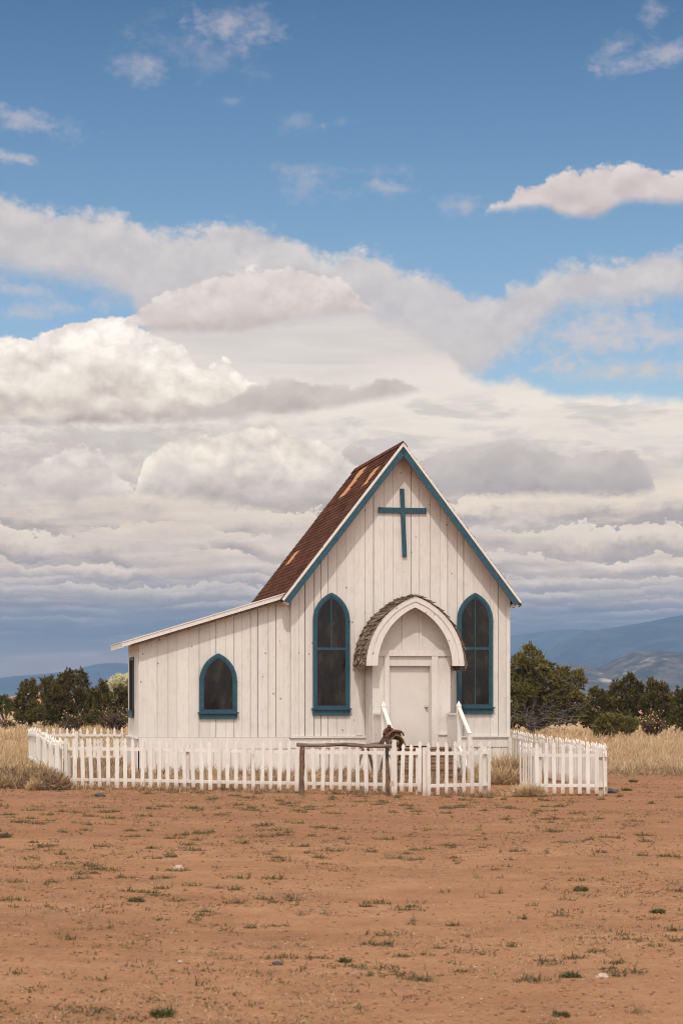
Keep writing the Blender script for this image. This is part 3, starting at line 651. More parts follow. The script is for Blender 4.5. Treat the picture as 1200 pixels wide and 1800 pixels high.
def window(uc, y, hw, zs, za, zbox, zsill, lower_mullion, upper=True, rail=None, gm=0.085):
    """y = wall surface"""
    fr = MB()
    zb = zsill+.002
    strip(fr, uc, profile(hw, zb, zs, za), profile(hw-.062, zb, zs, za-.085), y-.055, .055)
    strip(fr, uc, profile(hw-.0625, zb, zs, za-.0855), profile(hw-gm-.02, zb, zs, za-.125), y-.038, .035)
    for sx in (-1, 1):                       # small capitals where the arch springs
        fr.box(uc+sx*(hw-.030)-.040, uc+sx*(hw-.030)+.040, y-.064, y-.0555, zs-.035, zs-.005)
    f = fr.build('window_frame', M['blue'], None)
    root = MB(); root.box(uc-hw+.05, uc+hw-.05, y-.020, y-.004, zb, zb+.045)
    root.box(uc-hw+.102, uc+hw-.102, y-.036, y-.0205, zb, zb+.06)
    r = root.build('window', M['blue'], church)
    f.parent = r
    gl = MB(); pr = profile(hw-.09, zb+.02, zs, za-.11)
    gl.prism([(uc+p[0], y-.019, p[1]) for p in pr], (0, .012, 0)); gl.build('pane', M['glass'], r)
    s = MB(); s.box(uc-hw-.035, uc+hw+.035, y-.11, y-.002, zsill-.035, zsill)
    s.box(uc-hw+.0, uc+hw-.0, y-.06, y-.002, zbox, zsill-.036); s.build('sill', M['blue'], r)
    if rail:
        m = MB(); m.box(uc-hw+.10, uc+hw-.10, y-.034, y-.0195, rail-.03, rail+.03); m.build('meeting_rail', M['blue'], r)
        if upper: m = MB(); m.box(uc-.012, uc+.012, y-.031, y-.0195, rail+.031, za-.14); m.build('mullion', M['blue'], r)
        if lower_mullion: m = MB(); m.box(uc-.012, uc+.012, y-.031, y-.0195, zb+.062, rail-.031); m.build('mullion', M['blue'], r)
    return r
window(-1.69, -.031, .441, 3.57, 4.225, 1.33, 1.50, False, True, 2.90)
window(1.80, -.031, .441, 3.59, 4.255, 1.36, 1.525, True, True, 2.925)
window(-4.356, LV0-.031, .442, 2.14, 2.785, 1.255, 1.41, False, False, None)
# narrow side window of the lean-to (outer face looks towards -u)
r = MB(); x = LU-.03
r.box(x-.022, x, 1.15, 1.23, 1.46, 2.72); r.box(x-.022, x, 2.13, 2.21, 1.46, 2.72); r.box(x-.022, x, 1.2305, 2.1295, 2.64, 2.72); r = r.build('window', M['oldblue'], church)
s = MB(); s.box(x-.015, x-.004, 1.231, 2.129, 1.46, 2.64); s.build('pane', M['dullpane'], r)
s = MB(); s.box(x-.10, x, 1.11, 2.25, 1.42, 1.458); s.box(x-.05, x, 1.15, 2.21, 1.27, 1.419); s.build('sill', M['blue'], r)
# cross
b = MB(); z0, z1 = 5.09, 6.705; tl = 0.03
b.prism([(.075-.052, -.085, z0), (.075+.052, -.085, z0), (-.0+.052+.01, -.085, z1), (-.052+.01, -.085, z1)], (0, .05, 0))
b.box(-.56, .60, -.0835, -.037, 6.125, 6.255); b.build('cross', M['blue'], church)

# ---- porch (entry bay, pointed hood, door)
PU, PV0, PH = 0.06, -0.86, 0.905            # centre, front plane, half width
RV = -1.26
FLR = 0.60
b = MB()
boards(b, PV0+.03, -.035, .0, lambda v: 3.0, PU-PH, axis='v-', th=.026); b.build('porch_wall', [M['white'], M['gap']], church)
b = MB(); boards(b, PV0+.03, -.035, .0, lambda v: 3.0, PU+PH, axis='v+', th=.026); b.build('porch_wall', [M['white'], M['gap']], church)
# front panels left and right of the door, lintel, tympanum
DU0, DU1, DZ = -0.475, 0.535, 2.715
b = MB()
b.box(PU-PH-.026, DU0-.115, PV0, PV0+.028, 0.0, 2.86); b.box(DU1+.155, PU+PH+.026, PV0, PV0+.028, 0.0, 2.86)
tp = profile(1.10, 2.30, 2.49, 4.02)
b.prism([(PU+p[0], PV0+.030, p[1]) for p in tp if p[1] >= 2.49], (0, .02, 0))
for u_ in (-.22, .19): b.box(PU+u_-.004, PU+u_+.055, PV0+.004, PV0+.0295, 2.87, 3.72)
b.build('porch_wall', M['white'], church)
b = MB(); b.box(DU0-.113, DU0-.002, PV0-.030, PV0+.03, FLR, DZ); b.box(DU1+.002, DU1+.153, PV0-.030, PV0+.03, FLR, DZ)
b.box(DU0, DU0+.02, PV0+.0305, PV0+.24, FLR, DZ); b.box(DU1-.02, DU1, PV0+.0305, PV0+.24, FLR, DZ)
b.box(DU0, DU1, PV0+.0305, PV0+.24, DZ, DZ+.03)
b.build('door_frame', M['trim'], church)
b = MB(); b.box(PU-.93, PU+.93, PV0-.035, PV0+.0, 2.72, 2.865); b.build('lintel', M['trim'], church)
d = MB(); d.box(DU0+.022, DU1-.022, PV0+.14, PV0+.185, FLR+.02, DZ-.005)
door = d.build('door', M['door'], church)
kb = MB(); ku, kz = DU1-.095, 1.53
kb.tube([(ku, PV0+.139, kz), (ku, PV0+.130, kz)], [.038, .036], 12); kb.tube([(ku, PV0+.130, kz), (ku, PV0+.10, kz)], [.014, .014], 10)
kb.tube([(ku, PV0+.10, kz), (ku, PV0+.092, kz), (ku, PV0+.075, kz), (ku, PV0+.062, kz)], [.018, .034, .036, .020], 12); kb.build('door_knob', M['metal'], door, smooth=True)
# small ledges at the foot of the entry front
b = MB(); b.box(DU1+.16, PU+PH+.03, PV0-.055, PV0-.002, .87, .91); b.box(DU1+.16, PU+PH+.03, PV0-.02, PV0-.002, .60, .865); b.build('skirt_board', M['trim'], church)
# arch fascia
b = MB()
strip(b, PU, profile(1.165, 2.485, 2.49, 4.095, 16), profile(1.05, 2.485, 2.49, 3.975, 16), RV, .06)
strip(b, PU, profile(1.049, 2.487, 2.49, 3.974, 16), profile(.885, 2.487, 2.49, 3.84, 16), RV+.022, .04)
hood = b.build('porch_hood', M['trim'], church)
b = MB()   # soffit shell
strip(b, PU, profile(1.10, 2.52, 2.53, 4.03, 16), profile(1.07, 2.52, 2.53, 3.995, 16), RV+.061, -RV-.10); b.build('soffit', M['trim'], hood)
b = MB()   # wood shakes by the course along both flanks
pr = profile(1.165, 2.40, 2.49, 4.10, 60); half = [p for p in pr if p[0] >= 0]
cum = [0]
for i in range(1, len(half)): cum.append(cum[-1]+math.dist(half[i], half[i-1]))
def along(s_):
    s_ = min(max(s_, 0), cum[-1]-1e-4); i = max(k for k in range(len(cum)) if cum[k] <= s_); i = min(i, len(cum)-2)
    t = (s_-cum[i])/(cum[i+1]-cum[i]); p = (half[i][0]+(half[i+1][0]-half[i][0])*t, half[i][1]+(half[i+1][1]-half[i][1])*t)
    dx_, dz_ = half[i+1][0]-half[i][0], half[i+1][1]-half[i][1]; L_ = math.hypot(dx_, dz_)
    return p, (dz_/L_, -dx_/L_), (dx_/L_, dz_/L_)
for side in (-1, 1):
    s_ = 0.0; row = 0
    while s_ < cum[-1]-.02:
        v = RV-.035
        while v < -.04:
            wv = rnd.uniform(.06, .14); e = min(v+wv, -.035); j = rnd.uniform(-.035, .03); sb = max(s_+j, -.04)
            (p, nn, tt) = along(max(sb, 0)); (p2, n2, t2) = along(min(s_+.21, cum[-1]-.001))
            p = (p[0], p[1]+min(sb, 0))
            lift = rnd.uniform(.022, .066)
            A = (p[0]+nn[0]*lift, p[1]+nn[1]*lift); B = (p[0]+nn[0]*(lift+.016), p[1]+nn[1]*(lift+.016))
            Cc = (p2[0]+n2[0]*.018, p2[1]+n2[1]*.018); D = (p2[0]+n2[0]*.006, p2[1]+n2[1]*.006)
            b.prism([(PU+side*q[0], v+.003, q[1]) for q in (A, B, Cc, D)], (0, max(e-v-.006, .01), 0)); v = e
        s_ += .115; row += 1
b.build('shakes', M['shake'], hood)
b = MB(); strip(b, PU, profile(1.172, 2.48, 2.49, 4.105, 24), profile(1.166, 2.48, 2.49, 4.097, 24), RV+.07, -RV-.12); b.build('sheathing', M['eave'], hood)
# knee walls, posts, hand rails
for sx in (-1, 1):
    st_ = MB()
    uc = PU+sx*.865; v0, v1 = PV0-.89, PV0-.02 - (0.03 if sx < 0 else 0.06)
    v = v0
    while v < v1-.01:
        e = min(v+.062, v1); st_.box(uc-.035, uc+.035, v, e-.007, 0.0, 1.345); v = e
    st_.box(uc-.030, uc+.030, v0, v1-.01, 0.0, 1.34)
    st_.box(uc-.06, uc+.06, v0-.02, v1, 1.347, 1.385)
    st_.build('knee_wall', M['trim'], church)
for sx in (-1, 1):
    uc = PU+sx*.885; vv = PV0-.96
    m = MB(); m.box(uc-.05, uc+.05, vv-.05, vv+.05, -.2, 1.56)
    k = len(m.v); m.v += [(uc-.056, vv-.056, 1.56), (uc+.056, vv-.056, 1.56), (uc+.056, vv+.056, 1.56), (uc-.056, vv+.056, 1.56), (uc, vv, 1.68)]
    for i in range(4): m.f.append((k+i, k+(i+1) % 4, k+4)); m.mi.append(0)
    m.f.append((k+3, k+2, k+1, k)); m.mi.append(0); m.build('railing_post', M['picket'], church)
    v2 = vv-.98
    m = MB(); m.box(uc-.048, uc+.048, v2-.048, v2+.048, -.25, .90); m.build('railing_post', M['picket'], church)
    m = MB(); m.bar((uc, vv-.0495, 1.50), (uc, v2+.0, .93), .085, .045); m.bar((uc, vv-.0495, .62), (uc, v2+.049, .12), .07, .04); m.build('handrail', M['trim'], church)
# steps
sv = MB(); n = 5
v = PV0-.03; top = FLR
land = .50
for i in range(n):
    t_z = top-i*.148; d0 = v-(land if i == 0 else .30)
    for q in range(5 if i == 0 else 3):
        wv = (v-d0)/(5 if i == 0 else 3); sv.box(PU-.82, PU+.82, v-(q+1)*wv+.006, v-q*wv, t_z-.04, t_z)
    sv.box(PU-.80, PU+.80, d0+.03, d0+.055, t_z-.145, t_z-.041)
    for sx in (-1, 1): sv.box(PU+sx*.80-.015, PU+sx*.80+.015, d0+.056, v, -.2, t_z-.042)
    v = d0
sv.build('steps', M['step'], church)

# ------------------------------------------------------------------ picket fences
def picket_mesh(h, wd=0.075, th=0.018, spade=True):
    a = wd/2
    if spade: half = [(a, 0), (a, h-.155), (a*.55, h-.135), (a*.62, h-.115), (a*1.0, h-.075), (a*.55, h-.03), (0.004, h)]
    else: half = [(a, 0), (a, h-.10), (a*.72, h-.06), (.004, h)]
    poly = half+[(-x, z) for x, z in reversed(half)]
    b = MB(); b.prism([(x, -th/2, z) for x, z in poly], (0, th, 0)); return b
protos = []
for i in range(6):
    o = picket_mesh(1.0, rnd.uniform(.068, .078), .018, i != 3).build('picket', M['picket']); protos.append(o.data); bpy.data.objects.remove(o)
def fence(label, pts, n, h, group=None, posts=(), rails=(.80, .18), side=1, zoff=0.05, wob=1.0, hs=None, name='picket_fence', skip=()):
    """pts: polyline of (x, y) ground points; pickets on the camera-facing side when side=1"""
    A = Vector((*pts[0], 0)); root = empty(name, (A.x, A.y, gz(A.x, A.y)))
    tag(root, label, 'gate' if 'gate' in name else 'fence', group)
    L = [0]
    for i in range(1, len(pts)): L.append(L[-1]+math.dist(pts[i], pts[i-1]))
    def at(t):
        s_ = t*L[-1]; i = max(k for k in range(len(L)-1) if L[k] <= s_+1e-9)
        f = (s_-L[i])/(L[i+1]-L[i]); p = (pts[i][0]+(pts[i+1][0]-pts[i][0])*f, pts[i][1]+(pts[i+1][1]-pts[i][1])*f)
        return p, math.atan2(pts[i+1][1]-pts[i][1], pts[i+1][0]-pts[i][0])
    hf = hs or (lambda t: h)
    for k in range(n):
        if k in skip: continue
        t = k/(n-1); (x, y), a = at(t); hh = hf(t)*(1+rnd.uniform(-.012, .012)*wob)
        o = bpy.data.objects.new('picket', rnd.choice(protos)); col.objects.link(o); o.parent = root
        z = gz(x, y)+zoff+rnd.uniform(-.012, .012)*wob
        nx, ny = math.sin(a)*side*.030, -math.cos(a)*side*.030
        o.location = (x+nx-root.location.x, y+ny-root.location.y, z-root.location.z)
        o.rotation_euler = (rnd.uniform(-.012, .012)*wob, rnd.uniform(-.014, .014)*wob, a+rnd.uniform(-.03, .03)); o.scale = (1, 1, (hh-zoff))
    for rz_ in rails:
        m = MB(); steps = 24 if len(pts) > 2 or True else 1
        seg = max(1, int(L[-1]/1.2)); prev = None
        ps = []
        for i in range(seg+1):
            t = min(i/seg, 1-1e-9); (x, y), a = at(t); ps.append(Vector((x, y, gz(x, y)+rz_*hf(t)))-root.location)
        for i in range(seg): m.bar(ps[i], ps[i+1], .038, .062)
        m.build('rail', M['picket'], root)
    for t in posts:
        (x, y), a = at(min(t, 1-1e-9)); m = MB(); hh = hf(t)*.90
        px_, py_ = -math.sin(a)*side*.068, math.cos(a)*side*.068
        bx, by = x+px_-root.location.x, y+py_-root.location.y; z = gz(x, y)-root.location.z
        dx_, dy_ = math.cos(a), math.sin(a); e = .042
        m.prism([(bx+(sx*dx_-sy*dy_)*e, by+(sx*dy_+sy*dx_)*e, z-.15) for sx, sy in ((-1, -1), (1, -1), (1, 1), (-1, 1))], (0, 0, hh+.15)); m.build('post', M['picket'], root)
    return root
fy = lambda px: 38.5-1.1*(px-110)/640.0
P2 = lambda px, Y: (WX(px, Y), Y)
fence('long white picket fence running across the front of the church yard', [P2(118, fy(118)), P2(420, fy(420)), P2(737, fy(737))], 42, .975, None, (0, .345, .67, .995), (.80, .19), wob=2.8)
fence('white picket gate section with tilted rails, left of the yard opening', [P2(752, 37.0), P2(857, 37.9)], 8, 1.0, None, (0.0, .97), (.79, .19), name='picket_gate', zoff=.02)
fence('white picket fence standing alone right of the yard opening', [P2(944, 37.15), P2(1063, 37.0)], 9, 1.0, None, (.03, .93), (.76, .20))
fence('short white picket return turned edge-on beside the yard opening', [P2(917, 38.2), P2(935, 37.3)], 5, .99, None, (0.9,), (.78, .2))
fence('old white picket fence down the left side of the yard, half buried in dry brush', [P2(107, 38.4), P2(84, 44.6), P2(50, 53.0)], 88, .95, None, (0, .2, .42, .6), (.84, .2), side=1, wob=2.4, hs=lambda t: .95-.045*math.sin(t*math.pi*2.0)+.0*t)
fence('white picket fence down the right side of the yard beside the church corner', [P2(1064, 36.9), P2(995, 42.5), P2(903, 48.6), (3.95, 51)], 96, .96, None, (.2, .4, .6, .8, 1), (.80, .22), side=-1, wob=1.8)
fence('white picket fence at the back of the yard, its top rail facing the camera', [P2(58, 53.2), P2(214, 53.2)], 14, .97, None, (.02, .5), (.79, .2), side=-1, zoff=.02)

tp_ = onground(692.3, 37.15); b = MB(); e = .055
b.box(-e, e, -.045, .045, -.15, .86)
k = len(b.v)
for (ex_, zz) in ((e, .86), (.040, .95), (.034, 1.035)):
    b.v += [(-ex_, -.045, zz), (ex_, -.045, zz), (ex_, .045, zz), (-ex_, .045, zz)]
for q_ in (0, 4):
    for i in range(4): b.f.append((k+q_+i, k+q_+(i+1) % 4, k+q_+4+(i+1) % 4, k+q_+4+i)); b.mi.append(0)
b.f.append((k+8, k+9, k+10, k+11)); b.mi.append(0)
tag(b.build('fence_post', M['picket'], None, loc=tp_), 'broad white post taller than its pickets, in front of the saddle', 'post')

# ------------------------------------------------------------------ hitching rail
def logpts(a, b, n, amp, r0, r1):
    a, b = Vector(a), Vector(b); P = []; Q = []
    for i in range(n+1):
        t = i/n; P.append(a.lerp(b, t)+Vector((mnoise.noise((t*3, a.x, 1)), mnoise.noise((t*3, a.x, 5)), mnoise.noise((t*3, a.x, 9))))*amp); Q.append((r0+(r1-r0)*t)*(1+.16*mnoise.noise((t*6, a.x, 2))))
    return P, Q
HYY = 36.6
hp = onground(529, HYY)
hr = empty('hitching_rail', hp); tag(hr, 'rustic log hitching rail on two rough posts in front of the picket fence', 'hitching rail')
def rel(o, p): return Vector(p)-o.location
b = MB(); p, q = logpts(rel(hr, hp-Vector((0, 0, .2))), rel(hr, W(532, 1309, HYY)), 9, .02, .052, .044); b.tube(p, q, 9, jit=.22); b.build('post', M['log'], hr, smooth=True)
pb = onground(681, HYY)
b = MB(); p, q = logpts(rel(hr, pb-Vector((0, 0, .2))), rel(hr, W(679, 1311, HYY)), 9, .02, .044, .034); b.tube(p, q, 9, jit=.22); b.build('post', M['log'], hr, smooth=True)
b = MB(); p, q = logpts(rel(hr, W(521, 1308.5, HYY-.03)), rel(hr, W(688.5, 1311.5, HYY-.03)), 14, .022, .036, .034); b.tube(p, q, 10, jit=.15); b.build('rail', M['rail'], hr, smooth=True)
b = MB(); c = rel(hr, W(679.5, 1321, HYY-.035)); b.box(c.x-.028, c.x+.028, c.y-.045, c.y+.03, c.z-.09, c.z+.06); b.build('bracket', M['iron'], hr)

# ------------------------------------------------------------------ saddle rack and saddle behind the fence
SY = 41.0
rk0 = W(690, 1306, SY); rk1 = W(638, 1312, SY+1.7)
rack = empty('saddle_rack', (rk0.x, rk0.y, gz(rk0.x, rk0.y))); tag(rack, 'grey log trestle behind the fence carrying the saddle', 'saddle rack')
ax = (rk1-rk0).normalized(); sdv = ax.cross(Vector((0, 0, 1))).normalized()
b = MB(); p, q = logpts(rel(rack, rk0-ax*.25), rel(rack, rk1+ax*.1), 8, .01, .055, .05); b.tube(p, q, 9, jit=.15); b.build('rail', M['rail'], rack, smooth=True)
for t in (.12, .92):
    for s_ in (-1, 1):
        c = rk0.lerp(rk1, t); f_ = c+sdv*s_*.30; b = MB()
        p, q = logpts(rel(rack, Vector((f_.x, f_.y, gz(f_.x, f_.y)-.1))), rel(rack, c+Vector((0, 0, .04))+sdv*s_*.03), 5, .015, .036, .03); b.tube(p, q, 8, jit=.2); b.build('leg', M['rail'], rack, smooth=True)
sd = empty('saddle', (rk0.x, rk0.y, rk0.z+.06), math.atan2(ax.y, ax.x)-math.pi/2)     # local +y runs back along the rack, -y to camera
sd.scale = (.84, .9, .9); tag(sd, 'worn brown leather saddle with hanging stirrups on the log rack', 'saddle')
def drape(halfw, drop, y0, y1, topz, th, ny=10, nx=18, flare=0.0, wav=.012, taper=0.0):
    """saddle-like sheet: an arch across x, length along y"""
    V = []; F = []
    for layer_ in (0, 1):
        for j in range(ny+1):
            t = j/ny; y = y0+(y1-y0)*t
            for i in range(nx+1):
                s_ = -1+2*i/nx; a = s_*1.25
                hw = halfw*(1-taper*abs(2*t-1)**2)
                x = hw*math.sin(a)/math.sin(1.25)+flare*s_**3; z = topz-drop*(1-math.cos(a))/(1-math.cos(1.25))+.05*(2*t-1)**2
                x += wav*mnoise.noise((s_*3, t*4, halfw)); z += wav*mnoise.noise((s_*3, t*4, 9+halfw))
                V.append((x*(1-layer_*th/halfw), y, z-layer_*th))
    n = (nx+1)*(ny+1)
    for l_ in (0, 1):
        for j in range(ny):
            for i in range(nx):
                a = l_*n+j*(nx+1)+i; F.append((a, a+1, a+nx+2, a+nx+1) if l_ == 0 else (a, a+nx+1, a+nx+2, a+1))
    rim = [i for i in range(nx+1)]+[j*(nx+1)+nx for j in range(1, ny+1)]+[ny*(nx+1)+i for i in range(nx-1, -1, -1)]+[j*(nx+1) for j in range(ny-1, 0, -1)]
    for a, c in zip(rim, rim[1:]+rim[:1]): F.append((a, a+n, c+n, c))
    m = MB(); m.v = V; m.f = F; m.mi = [0]*len(F); return m
drape(.20, .22, -.30, .36, .075, .02, wav=.02, flare=.02).build('fleece_pad', M['fleece'], sd, smooth=True)
drape(.215, .24, -.26, .34, .105, .016, wav=.018, flare=.03, taper=.12).build('skirt', M['darkleather'], sd, smooth=True)
drape(.15, .10, -.20, .30, .165, .05, wav=.01).build('seat', M['leather'], sd, smooth=True)
# cantle nearest the camera, a broad rolled rim
b = MB(); P = []; Q = []
for i in range(17):
    a = math.pi*(i/16); P.append((-.185*math.cos(a), -.24+.03*math.sin(a), .10+.115*math.sin(a)**.8)); Q.append(.018+.012*math.sin(a))
b.tube(P, Q, 9); b.build('cantle', M['leather'], sd, smooth=True)
b = MB()
P = []; Q = []
for i in range(13):
    a = math.pi*(i/12); P.append((-.125*math.cos(a)-.02, .20, .12+.13*math.sin(a))); Q.append(.036+.016*math.sin(a))
b.tube(P, Q, 10, jit=.1); b.build('pommel', M['leather'], sd, smooth=True)
b = MB(); b.tube([(-.03, .22, .24), (-.03, .20, .285), (-.025, .175, .31)], [.034, .024, .022], 9); b.tube([(-.025, .19, .305), (-.025, .17, .322), (-.025, .165, .335)], [.046, .052, .034], 11); b.build('horn', M['leather'], sd, smooth=True)
for s_ in (-1, 1):
    m = MB()
    m.v = []; 
    F_ = []
    nn_ = 8
    for i in range(nn_+1):
        t = i/nn_; wv = .11*(1-.62*t**.8); x = s_*(.185+.05*math.sin(t*2.2)-.03*t); z = .02-.47*t
        for (dy_, dx_) in ((-wv, 0), (wv, 0), (wv, s_*.012), (-wv, s_*.012)): m.v.append((x+dx_, .05+dy_, z))
    for i in range(nn_):
        for j in range(4): F_.append((i*4+j, i*4+(j+1) % 4, (i+1)*4+(j+1) % 4, (i+1)*4+j))
    F_ += [(0, 1, 2, 3), (nn_*4+3, nn_*4+2, nn_*4+1, nn_*4)]; m.f = F_; m.mi = [0]*len(F_)
    fd = m.build('fender', M['leather'] if s_ < 0 else M['darkleather'], sd, smooth=False)
    b = MB(); P = []
    for i in range(13):
        a = -math.pi*.92/2*1.0+math.pi*1.84*(i/12)/2*1.0
    P = [(s_*.20+.055*math.sin(a), .05, -.52+.065*math.cos(a)) for a in np.linspace(-2.4, 2.4, 13)]
    b.tube(P, .010, 7); b.bar((s_*.20-.048, .05, -.568), (s_*.20+.048, .05, -.568), .06, .016); b.build('stirrup', M['darkleather'], fd, smooth=False)

# ------------------------------------------------------------------ vegetation helpers (numpy)
def tufts(centers, dirs, k, L, wd, spread, dl=0.35):
    """k thin triangular blades at each centre leaning along dirs -> V, F"""
    n = len(centers); c = np.repeat(centers, k, 0); d = np.repeat(dirs, k, 0)
    r = nr.normal(size=(n*k, 3))*spread; u = d+r; u /= np.linalg.norm(u, axis=1)[:, None]+1e-9
    s = np.cross(u, nr.normal(size=(n*k, 3))); s /= np.linalg.norm(s, axis=1)[:, None]+1e-9
    ln = (L*(1+dl*nr.normal(size=n*k)))[:, None] if not hasattr(L, '__len__') else np.repeat(L, k)[:, None]*(1+dl*nr.normal(size=(n*k, 1)))
    st = c+nr.normal(size=(n*k, 3))*0.25*ln*spread
    a = st-s*wd/2; b = st+s*wd/2; m1 = st+u*ln*.55+s*wd*.62; t = st+u*ln; m0 = st+u*ln*.55-s*wd*.62
    V = np.stack([a, b, m1, t, m0], 1).reshape(-1, 3)
    F = (np.arange(n*k)*5)[:, None]+np.arange(5)[None]
    return V, F
def lobe_points(lobes, dens, inner=0.55):
    C_, D_ = [], []
    for (x, y, z, rx, ry, rz_) in lobes:
        n = int(dens*(rx*ry+ry*rz_+rx*rz_)*4/3*3.14)
        d = nr.normal(size=(n, 3)); d /= np.linalg.norm(d, axis=1)[:, None]
        rr = inner+(1-inner)*nr.random(n)**.6
        off = np.array([mnoise.noise((float(a[0])*2.3+x, float(a[1])*2.3+y, float(a[2])*2.3+z)) for a in d])
        rr = rr*(1+.85*off)
        keep = nr.random(n) < .45+.9*np.clip(.5+off*1.3, 0, 1)
        p = d*rr[:, None]*np.array([rx, ry, rz_])+np.array([x, y, z]); C_.append(p[keep]); D_.append(d[keep]*.8+np.array([0, 0, .7]))
    return np.concatenate(C_), np.concatenate(D_)
def branch(b, a, e, r0, r1, n=5, amp=.12, sag=0):
    a, e = Vector(a), Vector(e); L_ = (e-a).length; P = []; Q = []; sd_ = rnd.random()*50
    for i in range(n+1):
        t = i/n; P.append(a.lerp(e, t)+Vector((mnoise.noise((t*2.5, sd_, 1)), mnoise.noise((t*2.5, sd_, 4)), mnoise.noise((t*2.5, sd_, 7))))*amp*L_*min(1, t*3)+Vector((0, 0, sag*L_*math.sin(math.pi*t)))); Q.append(r0+(r1-r0)*t)
    b.tube(P, Q, 6, cap=False); return P
def tree(name, label, cat, px, Y, lobes_px, group, leaf, base_py=None, dens=62, blade=.12, bw=.034, dead=0, k=9, trunk_r=.11):
    """lobes_px: (px, py, r_px_x, r_px_z, depth offset m); built where the tree stands"""
    s = FPX/Y; X = WX(px, Y); z0 = gz(X, Y) if base_py is None else CAMZ+(HY-base_py)/s
    root = empty(name, (X, Y, z0)); tag(root, label, cat, group)
    lobes = []
    for (lx, ly, rx, rz_, dy_) in lobes_px:
        lobes.append((WX(lx, Y)-X, dy_, CAMZ+(HY-ly)/s-z0, rx/s, rx/s*1.0, rz_/s))
    # irregular: sub-lobes on each
    sub = []
    for (x, y, z, rx, ry, rz_) in lobes:
        sub.append((x, y, z, rx*.78, ry*.78, rz_*.80))
        for q in range(9):
            a = rnd.uniform(0, 6.28); e_ = rnd.uniform(-.5, 1.3); rr = rnd.uniform(.62, .92)
            sub.append((x+math.cos(a)*math.cos(e_)*rx*rr, y+math.sin(a)*math.cos(e_)*ry*rr, z+math.sin(e_)*rz_*rr, rx*rnd.uniform(.22, .4), ry*rnd.uniform(.22, .4), rz_*rnd.uniform(.2, .38)))
    C_, D_ = lobe_points(sub, dens)
    C_ = C_[C_[:, 2] > .08]; D_ = D_[:len(C_)]
    V, F = tufts(C_, D_, k, blade, bw, .55)
    o = npmesh('crown', V, F, leaf, root)
    b = MB()
    f0 = Vector((0, 0, -.1)); fork = Vector((rnd.uniform(-.1, .1), 0, .45))
    branch(b, f0, fork, trunk_r*1.25, trunk_r, 3, .05)
    for (x, y, z, rx, ry, rz_) in lobes:
        P = branch(b, fork, (x, y, z), trunk_r*.8, .03, 6, .16, -.06)
        for q in range(10):
            t = rnd.randint(2, 6); p = P[t]; a = rnd.uniform(0, 6.28)
            branch(b, p, Vector((x+math.cos(a)*rx*.85, y+math.sin(a)*ry*.85, z+rnd.uniform(-.6, .8)*rz_)), .025, .008, 4, .25)
    for q in range(dead):
        (x, y, z, rx, ry, rz_) = rnd.choice(lobes); a = rnd.uniform(3.4, 6.0); hh = rnd.uniform(.2, .8)*z
        e_ = Vector((x+math.cos(a)*rx*1.0, math.sin(a)*ry*1.02, hh+.2)); P = branch(b, (rnd.uniform(-.3, .3), rnd.uniform(-.3, .1), rnd.uniform(.2, .9)), e_, .035, .010, 6, .22, .05)
        for r_ in range(4):
            p = P[rnd.randint(2, 6)]; branch(b, p, p+Vector((rnd.uniform(-.5, .5), rnd.uniform(-.4, .1), rnd.uniform(-.2, .5))), .014, .005, 3, .3)
    b.build('trunk', M['twig'], root, smooth=True)
    return root
GJ = 'junipers standing beyond the church yard'
tree('juniper_tree', 'dark rounded juniper, leftmost of the row behind the left fence', 'tree', 52, 112, [(50, 1222, 22, 27, 0), (38, 1246, 18, 22, .5), (64, 1252, 20, 22, -.4), (48, 1262, 22, 12, 0)], GJ, M['juniper'])
tree('juniper_tree', 'small dark juniper crown peeping between two taller junipers on the left', 'tree', 88, 122, [(87, 1208, 16, 20, 0), (92, 1236, 22, 28, 0), (86, 1262, 20, 18, 0)], GJ, M['juniper'])
tree('juniper_tree', 'broad dark juniper at the middle of the left row', 'tree', 118, 114, [(112, 1208, 20, 28, 0), (122, 1196, 15, 18, 0), (104, 1238, 26, 30, -.3), (130, 1240, 26, 30, .2), (112, 1266, 28, 14, 0)], GJ, M['juniper'])
tree('juniper_tree', 'tall narrow juniper rising highest of the left row', 'tree', 146, 118, [(144, 1197, 12, 20, 0), (148, 1222, 17, 26, 0), (145, 1252, 22, 24, 0), (150, 1270, 20, 10, 0)], GJ, M['juniper'])
tree('juniper_tree', 'loose dark juniper with open pointed tops right of the tallest left one', 'tree', 176, 113, [(178, 1216, 12, 20, 0), (165, 1232, 16, 22, .3), (184, 1245, 20, 26, 0), (172, 1266, 22, 14, 0)], GJ, M['juniper'])
tree('juniper_tree', 'dark juniper partly hidden by the left wall of the lean-to', 'tree', 212, 114, [(208, 1230, 18, 22, 0), (226, 1236, 18, 26, 0), (214, 1256, 28, 22, 0), (205, 1270, 24, 10, 0)], GJ, M['juniper'])
tree('flowering_tree', 'pale cream flowering tree behind the junipers beside the lean-to', 'tree', 216, 135, [(207, 1200, 22, 14, 0), (228, 1198, 20, 15, 0), (218, 1214, 26, 16, 0)], None, M['pale'], dens=40, k=8)
tree('shrub', 'yellow-green shrub at the far left edge of the field', 'shrub', 8, 125, [(4, 1240, 20, 17, 0), (20, 1244, 10, 13, 0), (-16, 1242, 18, 17, 0)], None, M['green_shrub'], dens=60)
